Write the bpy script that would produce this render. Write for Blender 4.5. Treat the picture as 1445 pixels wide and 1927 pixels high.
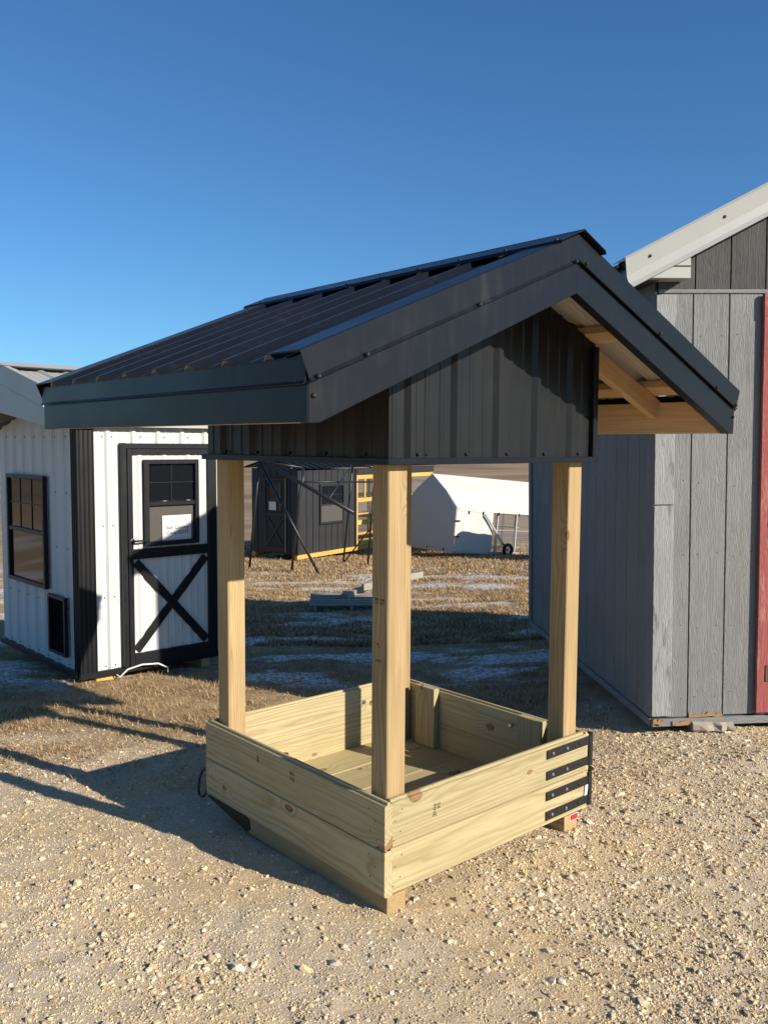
import bpy, bmesh, math, random
import numpy as np
from mathutils import Vector, Matrix
random.seed(7); np.random.seed(7)
for o in list(bpy.data.objects): bpy.data.objects.remove(o)
scene = bpy.context.scene
COL = scene.collection
R = math.radians

# ------------------------------------------------------------ camera
W0, H0, FPX = 1445, 1927, 1641.96
cam_d = bpy.data.cameras.new('camera'); cam = bpy.data.objects.new('camera', cam_d); COL.objects.link(cam)
cam.location = (0, 0, 1.6685)
PITCH, ROLL = R(4.4135), R(0.346)
fw = Vector((0, math.cos(PITCH), -math.sin(PITCH))); up = Vector((0, math.sin(PITCH), math.cos(PITCH))); rt = Vector((1, 0, 0))
r2 = math.cos(ROLL)*rt + math.sin(ROLL)*up; u2 = -math.sin(ROLL)*rt + math.cos(ROLL)*up
cam.matrix_world = Matrix(((r2.x, u2.x, -fw.x, 0), (r2.y, u2.y, -fw.y, 0), (r2.z, u2.z, -fw.z, 1.6685), (0, 0, 0, 1)))
cam_d.sensor_fit = 'VERTICAL'; cam_d.sensor_height = 36.0; cam_d.sensor_width = 27.0
cam_d.lens = FPX/H0*36.0
cam_d.clip_start = .05; cam_d.clip_end = 3000
scene.camera = cam
scene.render.resolution_x, scene.render.resolution_y = 767, 1024

# ------------------------------------------------------------ light
SUN_H = Vector((.822, -.569)).normalized()          # horizontal direction towards the sun
SUN_EL = math.atan(.472)
world = bpy.data.worlds.new('World'); scene.world = world; world.use_nodes = True
wn = world.node_tree.nodes; wl = world.node_tree.links
sky = wn.new('ShaderNodeTexSky'); sky.sky_type = 'NISHITA'; sky.sun_disc = False
sky.sun_elevation = SUN_EL; sky.sun_rotation = math.atan2(SUN_H.x, SUN_H.y)
sky.air_density = 1.0; sky.dust_density = 0.45; sky.ozone_density = 3.2; sky.altitude = 300
bgn = wn['Background']; bgn.inputs[1].default_value = .071
tint = wn.new('ShaderNodeMix'); tint.data_type = 'RGBA'; tint.blend_type = 'MULTIPLY'; tint.inputs[0].default_value = 1   # the camera's deep blue rendering of the whole clear sky
tint.inputs[7].default_value = (.50, .84, 1.10, 1)
wl.new(sky.outputs[0], tint.inputs[6]); wl.new(tint.outputs[2], bgn.inputs[0])
sd = bpy.data.lights.new('sun', 'SUN'); sd.energy = 4.6; sd.angle = R(.53); sd.color = (1.0, .90, .76)
sun = bpy.data.objects.new('sun', sd); COL.objects.link(sun)
sv = Vector((SUN_H.x*math.cos(SUN_EL), SUN_H.y*math.cos(SUN_EL), math.sin(SUN_EL)))
sun.rotation_euler = sv.to_track_quat('Z', 'Y').to_euler(); sun.location = (6, -4, 6)
vs = scene.view_settings; vs.view_transform = 'Standard'; vs.look = 'None'; vs.gamma = 1; vs.use_curve_mapping = False
vs.exposure = .72

# ------------------------------------------------------------ material helpers
class NT:
    def __init__(s, name):
        s.m = bpy.data.materials.new(name); s.m.use_nodes = True
        s.t = s.m.node_tree; s.n = s.t.nodes; s.b = s.n['Principled BSDF']
    def new(s, typ, **kw):
        n = s.n.new(typ)
        for k, v in kw.items(): setattr(n, k, v)
        return n
    def link(s, a, b): s.t.links.new(a, b)
    def set(s, sock, v):
        if hasattr(v, 'is_output') or isinstance(v, bpy.types.NodeSocket): s.link(v, sock)
        else:
            if isinstance(v, (tuple, list)) and len(v) == 3 and len(sock.default_value) == 4: v = (*v, 1)
            sock.default_value = v
    def math(s, op, a, b=None, c=None, clamp=False):
        n = s.new('ShaderNodeMath', operation=op, use_clamp=clamp)
        s.set(n.inputs[0], a)
        if b is not None: s.set(n.inputs[1], b)
        if c is not None: s.set(n.inputs[2], c)
        return n.outputs[0]
    def vmath(s, op, a, b=None):
        n = s.new('ShaderNodeVectorMath', operation=op); s.set(n.inputs[0], a)
        if b is not None: s.set(n.inputs[1], b)
        return n.outputs[0]
    def noise(s, vec, scale, detail=3, rough=.5, dist=0):
        n = s.new('ShaderNodeTexNoise'); s.link(vec, n.inputs['Vector'])
        n.inputs['Scale'].default_value = scale; n.inputs['Detail'].default_value = detail
        n.inputs['Roughness'].default_value = rough; n.inputs['Distortion'].default_value = dist
        return n.outputs['Fac']
    def voro(s, vec, scale, feature='F1', out='Distance'):
        n = s.new('ShaderNodeTexVoronoi', feature=feature); s.link(vec, n.inputs['Vector']); n.inputs['Scale'].default_value = scale
        return n.outputs[out]
    def ramp(s, fac, stops):
        n = s.new('ShaderNodeValToRGB'); s.link(fac, n.inputs[0]); e = n.color_ramp.elements
        while len(e) < len(stops): e.new(.5)
        for i, (p, c) in enumerate(stops):
            e[i].position = p; e[i].color = (*c, 1) if isinstance(c, tuple) else (c, c, c, 1)
        return n.outputs[0]
    def mrange(s, v, a, b, c=0., d=1., smooth=False):
        n = s.new('ShaderNodeMapRange'); n.interpolation_type = 'SMOOTHSTEP' if smooth else 'LINEAR'
        s.set(n.inputs[0], v)
        for i, q in enumerate((a, b, c, d)): n.inputs[i+1].default_value = q
        return n.outputs[0]
    def mix(s, f, a, b, mode='MIX'):
        n = s.new('ShaderNodeMix', data_type='RGBA', blend_type=mode)
        s.set(n.inputs[0], f); s.set(n.inputs[6], a); s.set(n.inputs[7], b)
        return n.outputs[2]
    def xyz(s, x, y, z):
        n = s.new('ShaderNodeCombineXYZ')
        for i, q in enumerate((x, y, z)): s.set(n.inputs[i], q)
        return n.outputs[0]
    def sep(s, v):
        n = s.new('ShaderNodeSeparateXYZ'); s.link(v, n.inputs[0]); return n.outputs
    def obj(s): return s.new('ShaderNodeTexCoord').outputs['Object']
    def pos(s): return s.new('ShaderNodeNewGeometry').outputs['Position']
    def rand(s): return s.new('ShaderNodeObjectInfo').outputs['Random']
    def attr(s, name, out='Fac'):
        n = s.new('ShaderNodeAttribute', attribute_name=name); return n.outputs[out]
    def bump(s, h, strength=.3, dist=.01):
        n = s.new('ShaderNodeBump'); n.inputs['Strength'].default_value = strength; n.inputs['Distance'].default_value = dist
        s.link(h, n.inputs['Height']); s.link(n.outputs[0], s.b.inputs['Normal'])
    def out(s, color=None, rough=None, metal=None, spec=None):
        for k, v in (('Base Color', color), ('Roughness', rough), ('Metallic', metal), ('Specular IOR Level', spec)):
            if v is not None: s.set(s.b.inputs[k], v)
        return s.m

def wood(name, early, late, knotc, ring=.008, contrast=.7, gray=0., knots=True, tint=None):
    t = NT(name); p = t.obj(); rnd = t.rand()
    f1 = t.math('FRACT', t.math('MULTIPLY', rnd, 7.13)); f2 = t.math('FRACT', t.math('MULTIPLY', rnd, 13.7)); f3 = t.math('FRACT', t.math('MULTIPLY', rnd, 29.3))
    off = t.xyz(t.math('MULTIPLY', rnd, 23.), t.math('MULTIPLY', f1, 17.), t.math('MULTIPLY', f2, 11.))
    x, y, z = t.sep(p)
    y0 = t.math('MULTIPLY_ADD', f1, .16, -.08); z0 = t.math('MULTIPLY_ADD', f2, -.07, -.03)
    pw = t.vmath('ADD', t.vmath('MULTIPLY', p, (1.1, 5., 5.)), off)
    warp = t.math('MULTIPLY_ADD', t.noise(pw, 1., 3, .5), .07, -.035)
    kyz = t.math('MULTIPLY_ADD', z, .83, y)
    kv = t.vmath('ADD', t.xyz(t.math('MULTIPLY', x, 2.3), t.math('MULTIPLY', kyz, 4.2), 0.), off)
    kvn = t.new('ShaderNodeTexVoronoi', feature='F1', voronoi_dimensions='2D'); t.link(kv, kvn.inputs['Vector']); kvn.inputs['Scale'].default_value = 1.
    kr = t.sep(kvn.outputs['Color'])[0]
    kd = t.math('ADD', t.math('MULTIPLY', kvn.outputs['Distance'], t.mrange(kr, .36, 1., 2.3, 1.)), t.math('MULTIPLY', t.math('LESS_THAN', kr, .36), .4))
    bend = t.math('MULTIPLY', t.mrange(kd, .0, .34, 1., 0., True), .022)
    dy = t.math('SUBTRACT', y, y0); dz = t.math('SUBTRACT', z, z0)
    rr = t.math('SQRT', t.math('ADD', t.math('MULTIPLY', dy, dy), t.math('MULTIPLY', dz, dz)))
    rr = t.math('ADD', t.math('ADD', rr, warp), bend)
    fr = t.math('FRACT', t.math('DIVIDE', rr, ring))
    late_f = t.ramp(fr, [(0., .25), (.35, 0.), (.62, .25), (.88, 1.), (1., .25)])
    fib = t.noise(t.vmath('ADD', t.vmath('MULTIPLY', p, (5., 260., 260.)), off), 1., 3, .6)
    blot = t.noise(t.vmath('ADD', t.vmath('MULTIPLY', p, (1.5, 4., 4.)), off), 1.3, 2)
    strk = t.noise(t.vmath('ADD', t.vmath('MULTIPLY', p, (1.7, 60., 60.)), off), 1., 3, .6)
    c = t.mix(t.math('MULTIPLY', late_f, contrast), early, late)
    c = t.mix(t.mrange(strk, .5, .75, 0., .55), c, late)
    c = t.mix(t.mrange(strk, .25, .45, .35, 0.), c, tuple(min(1, q*1.18) for q in early))
    c = t.mix(t.mrange(blot, .35, .7, 0., .45), c, tint or tuple(q*.86 for q in late))
    br = t.math('MULTIPLY_ADD', fib, .5, .75)
    br = t.math('MULTIPLY', br, t.math('MULTIPLY_ADD', f3, .22, .89))
    c = t.mix(1., c, t.xyz(br, br, br), 'MULTIPLY')
    kn = None
    if knots:
        kdd = t.math('ADD', kd, t.math('MULTIPLY_ADD', t.noise(kv, 14., 2), .05, -.025))
        ring_k = t.mrange(kdd, .065, .105, 1., 0., True)
        c = t.mix(t.math('MULTIPLY', ring_k, .68), c, knotc)
        c = t.mix(t.mrange(kdd, .022, .055, .8, 0., True), c, tuple(q*1.7 for q in knotc))
        core = t.math('MULTIPLY', t.mrange(kdd, .05, .07, 0., 1., True), t.mrange(kdd, .08, .10, 1., 0., True))
        c = t.mix(t.math('MULTIPLY', core, t.mrange(t.noise(kv, 6.), .45, .6)), c, tuple(q*.25 for q in knotc))
    t.bump(t.math('ADD', t.math('MULTIPLY', late_f, .4), fib), .25, .0012)
    return t.out(c, t.mrange(fib, .2, .8, .55, .75), spec=.25)

def painted(name, col, rough=.4, var=.12, spec=.5, metal=0., dust=None, oil=True):
    t = NT(name); p = t.obj()
    n1 = t.noise(p, 2.3, 4, .6); n2 = t.noise(t.vmath('MULTIPLY', p, (30., 30., 4.)), 1., 3)
    f = t.math('MULTIPLY_ADD', n1, var*2, 1-var)
    c = t.mix(1., col, t.xyz(f, f, f), 'MULTIPLY')
    if dust: c = t.mix(t.math('MULTIPLY', t.mrange(n2, .5, .8), t.mrange(n1, .45, .75)), c, dust)
    if oil:
        w = t.noise(p, 4., 2); t.bump(w, .22, .008)
    return t.out(c, t.mrange(n1, .3, .7, rough*.85, rough*1.2), metal, spec)

def flat(name, col, rough=.6, metal=0., spec=.5):
    t = NT(name); n = t.noise(t.obj(), 18., 3); f = t.math('MULTIPLY_ADD', n, .3, .85)
    return t.out(t.mix(1., col, t.xyz(f, f, f), 'MULTIPLY'), rough, metal, spec)

def t111(name, col, dark, wear=None, wearamt=0.):
    """rough sawn painted siding: embossed vertical grain along local X"""
    t = NT(name); p = t.obj(); rnd = t.rand()
    off = t.xyz(t.math('MULTIPLY', rnd, 31.), t.math('MULTIPLY', rnd, 57.), 0.)
    q = t.vmath('ADD', t.vmath('MULTIPLY', p, (1.6, 22., 22.)), off)
    w = t.noise(q, 1., 3, .55, 1.2)
    lines = t.math('ABSOLUTE', t.math('SINE', t.math('MULTIPLY', w, 34.)))
    fine = t.noise(t.vmath('ADD', t.vmath('MULTIPLY', p, (22., 160., 160.)), off), 1., 3)
    blot = t.noise(t.vmath('ADD', p, off), 2.2, 4)
    c = t.mix(t.mrange(lines, 0., .22, .5, 0.), col, dark)
    f = t.math('MULTIPLY_ADD', blot, .4, .8)
    c = t.mix(1., c, t.xyz(f, f, f), 'MULTIPLY')
    if wear: c = t.mix(t.math('MULTIPLY', t.mrange(t.noise(t.vmath('ADD', t.vmath('MULTIPLY', p, (3., 14., 14.)), off), 1., 4, .7), .56, .66), wearamt), c, wear)
    vor = t.voro(t.vmath('ADD', t.vmath('MULTIPLY', p, (3., 6., 6.)), off), 1.)
    c = t.mix(t.mrange(vor, .02, .05, .6, 0.), c, tuple(q_*.35 for q_ in dark))
    t.bump(t.math('ADD', t.math('MULTIPLY', lines, .7), t.math('MULTIPLY', fine, .6)), .55, .004)
    return t.out(c, .75, spec=.2)

M = {}
M['treated'] = wood('treated_pine', (.445, .375, .215), (.25, .178, .08), (.17, .085, .035), .013, .62, tint=(.32, .275, .135))
M['post'] = wood('post_pine', (.435, .32, .165), (.24, .15, .065), (.18, .08, .03), .0095, .75)
M['spf'] = wood('framing_pine', (.66, .455, .25), (.50, .31, .145), (.2, .09, .035), .014, .5)
M['yellow'] = wood('yellow_pine', (.66, .40, .11), (.48, .25, .06), (.2, .1, .04), .02, .4, knots=False)
M['oldwood'] = wood('weathered_pallet_wood', (.33, .29, .24), (.20, .17, .14), (.1, .08, .06), .012, .6)
M['endgrain'] = wood('end_grain', (.52, .42, .20), (.32, .22, .09), (.2, .1, .04), .009, .7, knots=False)
M['roof'] = painted('black_roof_steel', (.0076, .0090, .0128), .32, .14, .22, 0., (.028, .028, .029))
M['siding'] = painted('black_siding_steel', (.0075, .0078, .0088), .4, .12, .32)
M['under'] = painted('pale_back_coat', (.46, .44, .39), .5, .06, .3)
M['hinge'] = flat('black_powder_coat', (.012, .013, .012), .45)
M['zinc'] = flat('zinc_screw', (.55, .56, .58), .28, .9)
M['darkscrew'] = flat('dark_screw_head', (.022, .023, .026), .4, .3)
M['white'] = painted('white_steel', (.545, .56, .545), .42, .05, .35, 0., (.44, .44, .42))
M['trimblk'] = painted('black_trim_steel', (.0085, .009, .0115), .4, .1, .3)
M['silver'] = painted('light_grey_trim', (.36, .365, .35), .42, .06, .35)
M['brown'] = flat('brown_soffit_board', (.16, .11, .075), .8)
M['glass'] = flat('dark_window_glass', (.008, .009, .011), .06, 0., .5)
M['screen'] = flat('insect_screen', (.075, .072, .066), .7, 0., .2)
M['paper'] = flat('white_paper', (.60, .60, .59), .7, 0., .2)
M['ink'] = flat('black_ink', (.02, .02, .02), .6)
M['inkfaint'] = flat('faded_stamp_ink', (.07, .06, .03), .8)
M['shed'] = t111('grey_painted_siding', (.195, .20, .198), (.10, .104, .105), (.15, .137, .115), .25)
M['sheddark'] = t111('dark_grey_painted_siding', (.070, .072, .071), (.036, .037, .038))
M['cornerbd'] = t111('worn_grey_board', (.27, .28, .28), (.17, .175, .18), (.13, .135, .14), .8)
M['shedside'] = t111('shaded_side_grey_siding', (.155, .165, .175), (.075, .08, .09))
M['red'] = t111('faded_red_paint', (.30, .088, .082), (.15, .038, .038), (.38, .22, .17), .6)
M['rust'] = flat('rusty_hinge', (.12, .07, .045), .85)
M['rot'] = flat('rotten_wood', (.30, .17, .075), .9)
M['redtag'] = flat('red_staple_tag', (.72, .02, .025), .5)
M['cord'] = flat('white_cord', (.6, .6, .58), .5)
M['tarp'] = painted('white_tarp', (.50, .50, .47), .55, .04, .3)
M['galv'] = flat('galvanised_tube', (.45, .47, .48), .4, .6)
M['rubber'] = flat('black_rubber', (.012, .012, .012), .8)
M['charcoal'] = painted('charcoal_steel', (.030, .031, .034), .45, .1, .25)
M['charcoalseam'] = painted('charcoal_seam', (.020, .020, .022), .5, .1, .4)
M['frameblk'] = flat('black_frame_tube', (.02, .021, .023), .4, .3)
M['hole'] = flat('painted_hole_dark', (.003, .0032, .004), .95, 0., .05)  # near-black colour imitates the shade inside the open pop hole; no flap
def wire_mat():
    t = NT('wire_net'); p = t.obj(); x, y, z = t.sep(p)
    a = t.math('FRACT', t.math('MULTIPLY', x, 20.)); b = t.math('FRACT', t.math('MULTIPLY', z, 20.))
    m = t.math('MAXIMUM', t.math('LESS_THAN', a, .09), t.math('LESS_THAN', b, .09))
    t.out((.3, .31, .32), .4, .5); t.set(t.b.inputs['Alpha'], m); return t.m
M['wire'] = wire_mat()

# ------------------------------------------------------------ mesh helpers
def mesh_from(name, verts, faces, mats=(), fm=None, smooth=False):
    me = bpy.data.meshes.new(name); me.from_pydata([tuple(v) for v in verts], [], faces); me.update()
    for m in mats: me.materials.append(m)
    if fm: me.polygons.foreach_set('material_index', fm)
    if smooth: me.polygons.foreach_set('use_smooth', [True]*len(me.polygons))
    return me
def fix(me, bevel=0.):
    bm = bmesh.new(); bm.from_mesh(me); bmesh.ops.recalc_face_normals(bm, faces=bm.faces)
    if bevel: bmesh.ops.bevel(bm, geom=list(bm.edges), offset=bevel, segments=1, affect='EDGES', clamp_overlap=True)
    bm.to_mesh(me); bm.free(); return me
def add(name, me, parent=None, mat=None, Mx=None, loc=None):
    if mat is not None and len(me.materials) == 0: me.materials.append(mat)
    o = bpy.data.objects.new(name, me); COL.objects.link(o)
    if parent is not None: o.parent = parent
    if Mx is not None: o.matrix_basis = Mx
    if loc is not None: o.location = loc
    return o
def basis(c, x, y):
    x = Vector(x).normalized(); y = Vector(y); y = (y - x*y.dot(x)).normalized(); z = x.cross(y); c = Vector(c)
    return Matrix(((x.x, y.x, z.x, c.x), (x.y, y.y, z.y, c.y), (x.z, y.z, z.z, c.z), (0, 0, 0, 1)))
_bc = {}
def box_mesh(L, Wd, T, mat, bev=.003):
    k = (round(L, 4), round(Wd, 4), round(T, 4), mat.name, bev)
    if k not in _bc:
        v = [(sx*L/2, sy*Wd/2, sz*T/2) for sx in (-1, 1) for sy in (-1, 1) for sz in (-1, 1)]
        f = [(0, 1, 3, 2), (4, 6, 7, 5), (0, 4, 5, 1), (2, 3, 7, 6), (0, 2, 6, 4), (1, 5, 7, 3)]
        _bc[k] = fix(mesh_from('board', v, f, (mat,)), bev)
    return _bc[k]
def board(name, parent, c, x, y, L, Wd, T, mat, bev=.003):
    """box of length L along x, width Wd along y, thickness T"""
    return add(name, box_mesh(L, Wd, T, mat, bev), parent, None, basis(c, x, y))
def beam(name, parent, a, b, Wd, T, mat, upv=(0, 0, 1), bev=.002):
    a = Vector(a); b = Vector(b); d = b-a; upv = Vector(upv)
    if abs(d.normalized().dot(upv)) > .98: upv = Vector((0, 1, 0))
    return board(name, parent, (a+b)/2, d, upv, d.length, Wd, T, mat, bev)
def loft(rings, closed=True, caps=True):
    n = len(rings[0]); V = [p for r in rings for p in r]; F = []
    for i in range(len(rings)-1):
        for j in range(n if closed else n-1):
            k = (j+1) % n; F.append((i*n+j, i*n+k, (i+1)*n+k, (i+1)*n+j))
    if caps and closed: F.append(tuple(range(n-1, -1, -1))); F.append(tuple((len(rings)-1)*n+j for j in range(n)))
    return V, F
def prism(name, parent, pts, y0, y1, mat, Mx=None, bev=.0015):
    """polygon in (x,z) extruded along y"""
    V, F = loft([[(p[0], y0, p[1]) for p in pts], [(p[0], y1, p[1]) for p in pts]])
    return add(name, fix(mesh_from(name, V, F, (mat,)), bev), parent, None, Mx)
def tube_mesh(pts, r, seg=10, closed=False):
    pts = [Vector(p) for p in pts]; rings = []; n = len(pts); prev = None
    for i, p in enumerate(pts):
        if closed: d = pts[(i+1) % n]-pts[i-1]
        else: d = pts[min(i+1, n-1)]-pts[max(i-1, 0)]
        d.normalize()
        a = prev if prev is not None else (Vector((0, 0, 1)) if abs(d.z) < .9 else Vector((1, 0, 0)))
        a = (a-d*a.dot(d)).normalized(); b = d.cross(a); prev = a
        rings.append([p+a*(r*math.cos(q*2*math.pi/seg))+b*(r*math.sin(q*2*math.pi/seg)) for q in range(seg)])
    if closed: rings.append(rings[0])
    V, F = loft(rings, True, not closed)
    return V, F
def tube(name, parent, pts, r, mat, seg=10, closed=False):
    V, F = tube_mesh(pts, r, seg, closed)
    return add(name, fix(mesh_from(name, V, F, (mat,), smooth=True)), parent)
def disc_mesh(r, h, seg, mat, dome=.6):
    k = ('d', r, h, seg, mat.name)
    if k not in _bc:
        rings = [[(q*math.cos(a*2*math.pi/seg), q*math.sin(a*2*math.pi/seg), zz) for a in range(seg)] for q, zz in ((r, 0), (r, h*.5), (r*dome, h))]
        V, F = loft(rings); _bc[k] = fix(mesh_from('screw', V, F, (mat,)))
    return _bc[k]
def screw(parent, c, nrm, mat, r=.006, h=.006, seg=8, name='screw'):
    nrm = Vector(nrm).normalized(); a = Vector((0, 0, 1)) if abs(nrm.z) < .9 else Vector((1, 0, 0))
    x = (a-nrm*a.dot(nrm)).normalized(); y = nrm.cross(x)
    return add(name, disc_mesh(r, h, seg, mat), parent, None, basis(c, x, y))
def thing(name, label, cat, loc=(0, 0, 0), rz=0., group=None):
    o = bpy.data.objects.new(name, None); COL.objects.link(o); o.location = loc; o.rotation_euler = (0, 0, rz)
    o.empty_display_size = .1; o['label'] = label; o['category'] = cat
    if group: o['group'] = group
    return o
def rib_profile(x0, x1, pitch=.2286, h=.019, phase=0., minor=.004, base=.030, top=.011):
    """(x, d) points of a ribbed steel sheet, d outwards"""
    ev = [(x0, 0.)]; k = math.floor((x0-phase)/pitch)-1
    while phase+k*pitch < x1+pitch:
        c = phase+k*pitch
        for q, d in ((c-base, 0), (c-top, h), (c+top, h), (c+base, 0)): ev.append((q, d))
        for m_ in (.34, .66):
            e = c+pitch*m_
            for q, d in ((e-.012, 0), (e-.006, minor), (e+.006, minor), (e+.012, 0)): ev.append((q, d))
        k += 1
    ev = sorted(q for q in ev if x0 <= q[0] <= x1); ev.append((x1, 0.))
    return ev
def siding(name, parent, prof, bot, top, mat, Mx, thick=.002):
    """vertical ribbed sheet: local x along wall, -y outwards, z up"""
    V = []; F = []; n = len(prof)
    for x, d in prof: V += [(x, -d, bot(x)), (x, -d, top(x)), (x, -d+thick, bot(x)), (x, -d+thick, top(x))]
    for i in range(n-1):
        a, b = 4*i, 4*i+4
        F += [(a, b, b+1, a+1), (a+2, a+3, b+3, b+2), (a+1, b+1, b+3, a+3), (a, a+2, b+2, b)]
    F += [(0, 1, 3, 2), (4*n-4, 4*n-2, 4*n-1, 4*n-3)]
    return add(name, mesh_from(name, V, F, (mat,)), parent, None, Mx)
def text_mesh(name, parent, body, size, mat, Mx, spacing=1.0, align='CENTER'):
    cu = bpy.data.curves.new(name, 'FONT'); cu.body = body; cu.size = size; cu.align_x = align; cu.space_line = spacing
    cu.extrude = .0002; cu.offset = size*.012; cu.resolution_u = 2
    tmp = bpy.data.objects.new('tmp_text', cu); COL.objects.link(tmp)
    me = bpy.data.meshes.new_from_object(tmp); bpy.data.objects.remove(tmp)
    me.materials.clear(); me.materials.append(mat)
    return add(name, me, parent, None, Mx)

# ------------------------------------------------------------ terrain
def vnoise(x, y, seed=0):
    rs = np.random.RandomState(seed); T = rs.rand(256, 256)
    xi = np.floor(x).astype(int); yi = np.floor(y).astype(int); fx = x-xi; fy = y-yi
    fx = fx*fx*(3-2*fx); fy = fy*fy*(3-2*fy)
    a = T[xi % 256, yi % 256]; b = T[(xi+1) % 256, yi % 256]; c = T[xi % 256, (yi+1) % 256]; d = T[(xi+1) % 256, (yi+1) % 256]
    return (a*(1-fx)+b*fx)*(1-fy)+(c*(1-fx)+d*fx)*fy
def fbm(x, y, o=4, seed=0):
    s = 0; a = .5
    for i in range(o): s = s+a*vnoise(x*2**i+7.3*i, y*2**i+3.1*i, seed+i); a *= .5
    return s
def Gbase(x, y):
    x = np.asarray(x, float); y = np.asarray(y, float)
    q = y-3.4-.8*np.clip(x, 0, 2.0)
    q = .5*(q+np.sqrt(q*q+.25))-.09; q = np.maximum(q, 0)
    z = -(.085*np.minimum(q, 4.5)+.062*np.clip(q-4.5, 0, 24))
    h = np.clip((y-34)/120., 0, 1); h = h*h*(3-2*h)
    return z+8.2*h
def G(x, y):
    x = np.asarray(x, float); y = np.asarray(y, float)
    z = Gbase(x, y)+(fbm(x*1.3, y*1.3, 3, 3)-.45)*.035*np.clip((np.hypot(x-.0, y-3.8)-.9)/1.2, .12, 1)
    z = z+.05*np.exp(-(((x-2.25)/.5)**2+((y-4.55)/.16)**2)) - .03*np.exp(-(((x-2.4)/.35)**2+((y-4.2)/.12)**2))
    return z
def grass_mask(x, y):
    """0 gravel .. 1 lawn"""
    edge = 4.45+np.clip(x-.3, 0, 3)*.6
    return np.clip((y-edge+(fbm(x*2.2, y*2.2, 4, 11)-.47)*2.2)/1.3, 0, 1)
def snow_mask(x, y):
    n = fbm(x*1.1+5, y*1.9, 4, 21); f = fbm(x*7, y*12, 3, 31)
    zone = np.clip((y-6.6)/.6, 0, 1)*np.clip((21-y)/4, 0, 1)
    return np.clip((n+.35*(f-.45)-.475)*9, 0, 1)*zone
def lines(a, b, d0, grow, dense_lo, dense_hi):
    out = list(np.arange(dense_lo, dense_hi, d0)); s = d0; v = out[-1]
    while v < b: s *= grow; v += s; out.append(min(v, b))
    s = d0; v = dense_lo; lo = []
    while v > a: s *= grow; v -= s; lo.append(max(v, a))
    return np.array(lo[::-1]+out)
gx = lines(-420, 420, .035, 1.05, -3.2, 3.4); gy = lines(-300, 900, .035, 1.045, 1.6, 9.0)
XX, YY = np.meshgrid(gx, gy)
def Gn(x, y):
    x = np.asarray(x, float); y = np.asarray(y, float)
    near = np.clip((9-y)/2, 0, 1)*np.clip((4-np.abs(x))/.5, 0, 1)
    return G(x, y)+near*((vnoise(x*26, y*26, 41)-.5)*.008+(vnoise(x*11, y*11, 42)-.5)*.010)
ZZ = Gn(XX, YY)
gm = grass_mask(XX, YY)
def np_mesh(name, V, F, mat, attrs=None):
    me = bpy.data.meshes.new(name); V = np.asarray(V, np.float32); F = np.asarray(F, np.int32); k = F.shape[1]
    me.vertices.add(len(V)); me.vertices.foreach_set('co', V.ravel())
    me.loops.add(F.size); me.loops.foreach_set('vertex_index', F.ravel())
    me.polygons.add(len(F)); me.polygons.foreach_set('loop_start', np.arange(0, F.size, k, dtype=np.int32))
    me.update(calc_edges=True)
    for n, (typ, arr) in (attrs or {}).items():
        a = me.attributes.new(n, typ, 'POINT'); a.data.foreach_set('value' if typ == 'FLOAT' else 'color', np.asarray(arr, np.float32).ravel())
    me.polygons.foreach_set('use_smooth', np.zeros(len(F), bool)); me.materials.append(mat); return me
def ground_mat():
    t = NT('gravel_and_dead_grass'); p = t.pos()
    g = t.attr('grass'); s = t.attr('snow'); fld = t.attr('field')
    n1 = t.noise(p, 1.4, 4, .6); n2 = t.noise(p, 55., 4, .7); n3 = t.noise(p, 120., 3, .7); n4 = t.noise(p, 7., 5, .65)
    gc = t.mix(t.mrange(n1, .42, .58), (.55, .43, .26), (.54, .475, .385))
    gc = t.mix(t.mrange(n2, .35, .65, 0., .75), gc, (.42, .315, .19))
    gc = t.mix(t.mrange(n3, .52, .7, 0., .6), gc, (.68, .56, .38))
    gc = t.mix(t.mrange(n4, .5, .68, 0., .4), gc, (.33, .25, .16))
    lawn = t.mix(t.noise(t.vmath('MULTIPLY', p, (1., .6, 1.)), 9., 5, .7), (.20, .132, .072), (.46, .325, .175))
    lawn = t.mix(t.mrange(n1, .4, .65, 0., .55), lawn, (.48, .355, .20))
    c = t.mix(g, gc, lawn)
    fn = t.noise(t.vmath('MULTIPLY', p, (.25, 1.1, .5)), .35, 5, .65)
    fc = t.mix(t.mrange(fn, .35, .65), (.17, .12, .085), (.31, .235, .145))
    c = t.mix(fld, c, fc)
    sn = t.math('MULTIPLY', s, t.mrange(t.noise(t.vmath('MULTIPLY', p, (1., .7, 1.)), 24., 5, .75), .43, .57))
    c = t.mix(sn, c, (.72, .74, .78))
    h = t.math('ADD', t.math('MULTIPLY', n2, .5), t.math('MULTIPLY', n3, .6))
    t.bump(h, .8, .008)
    return t.out(c, .95, spec=.1)
ny, nx = XX.shape
idx = np.arange(nx*ny).reshape(ny, nx)
Fq = np.stack([idx[:-1, :-1], idx[:-1, 1:], idx[1:, 1:], idx[1:, :-1]], -1).reshape(-1, 4)
gme = np_mesh('ground', np.stack([XX, YY, ZZ], -1).reshape(-1, 3), Fq, ground_mat(),
              {'grass': ('FLOAT', gm), 'snow': ('FLOAT', snow_mask(XX, YY)), 'field': ('FLOAT', np.clip((YY-27)/5, 0, 1))})
gme.polygons.foreach_set('use_smooth', [True]*len(gme.polygons))
ground = add('ground', gme); ground['kind'] = 'structure'
def gz(x, y): return float(G(x, y))

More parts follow.
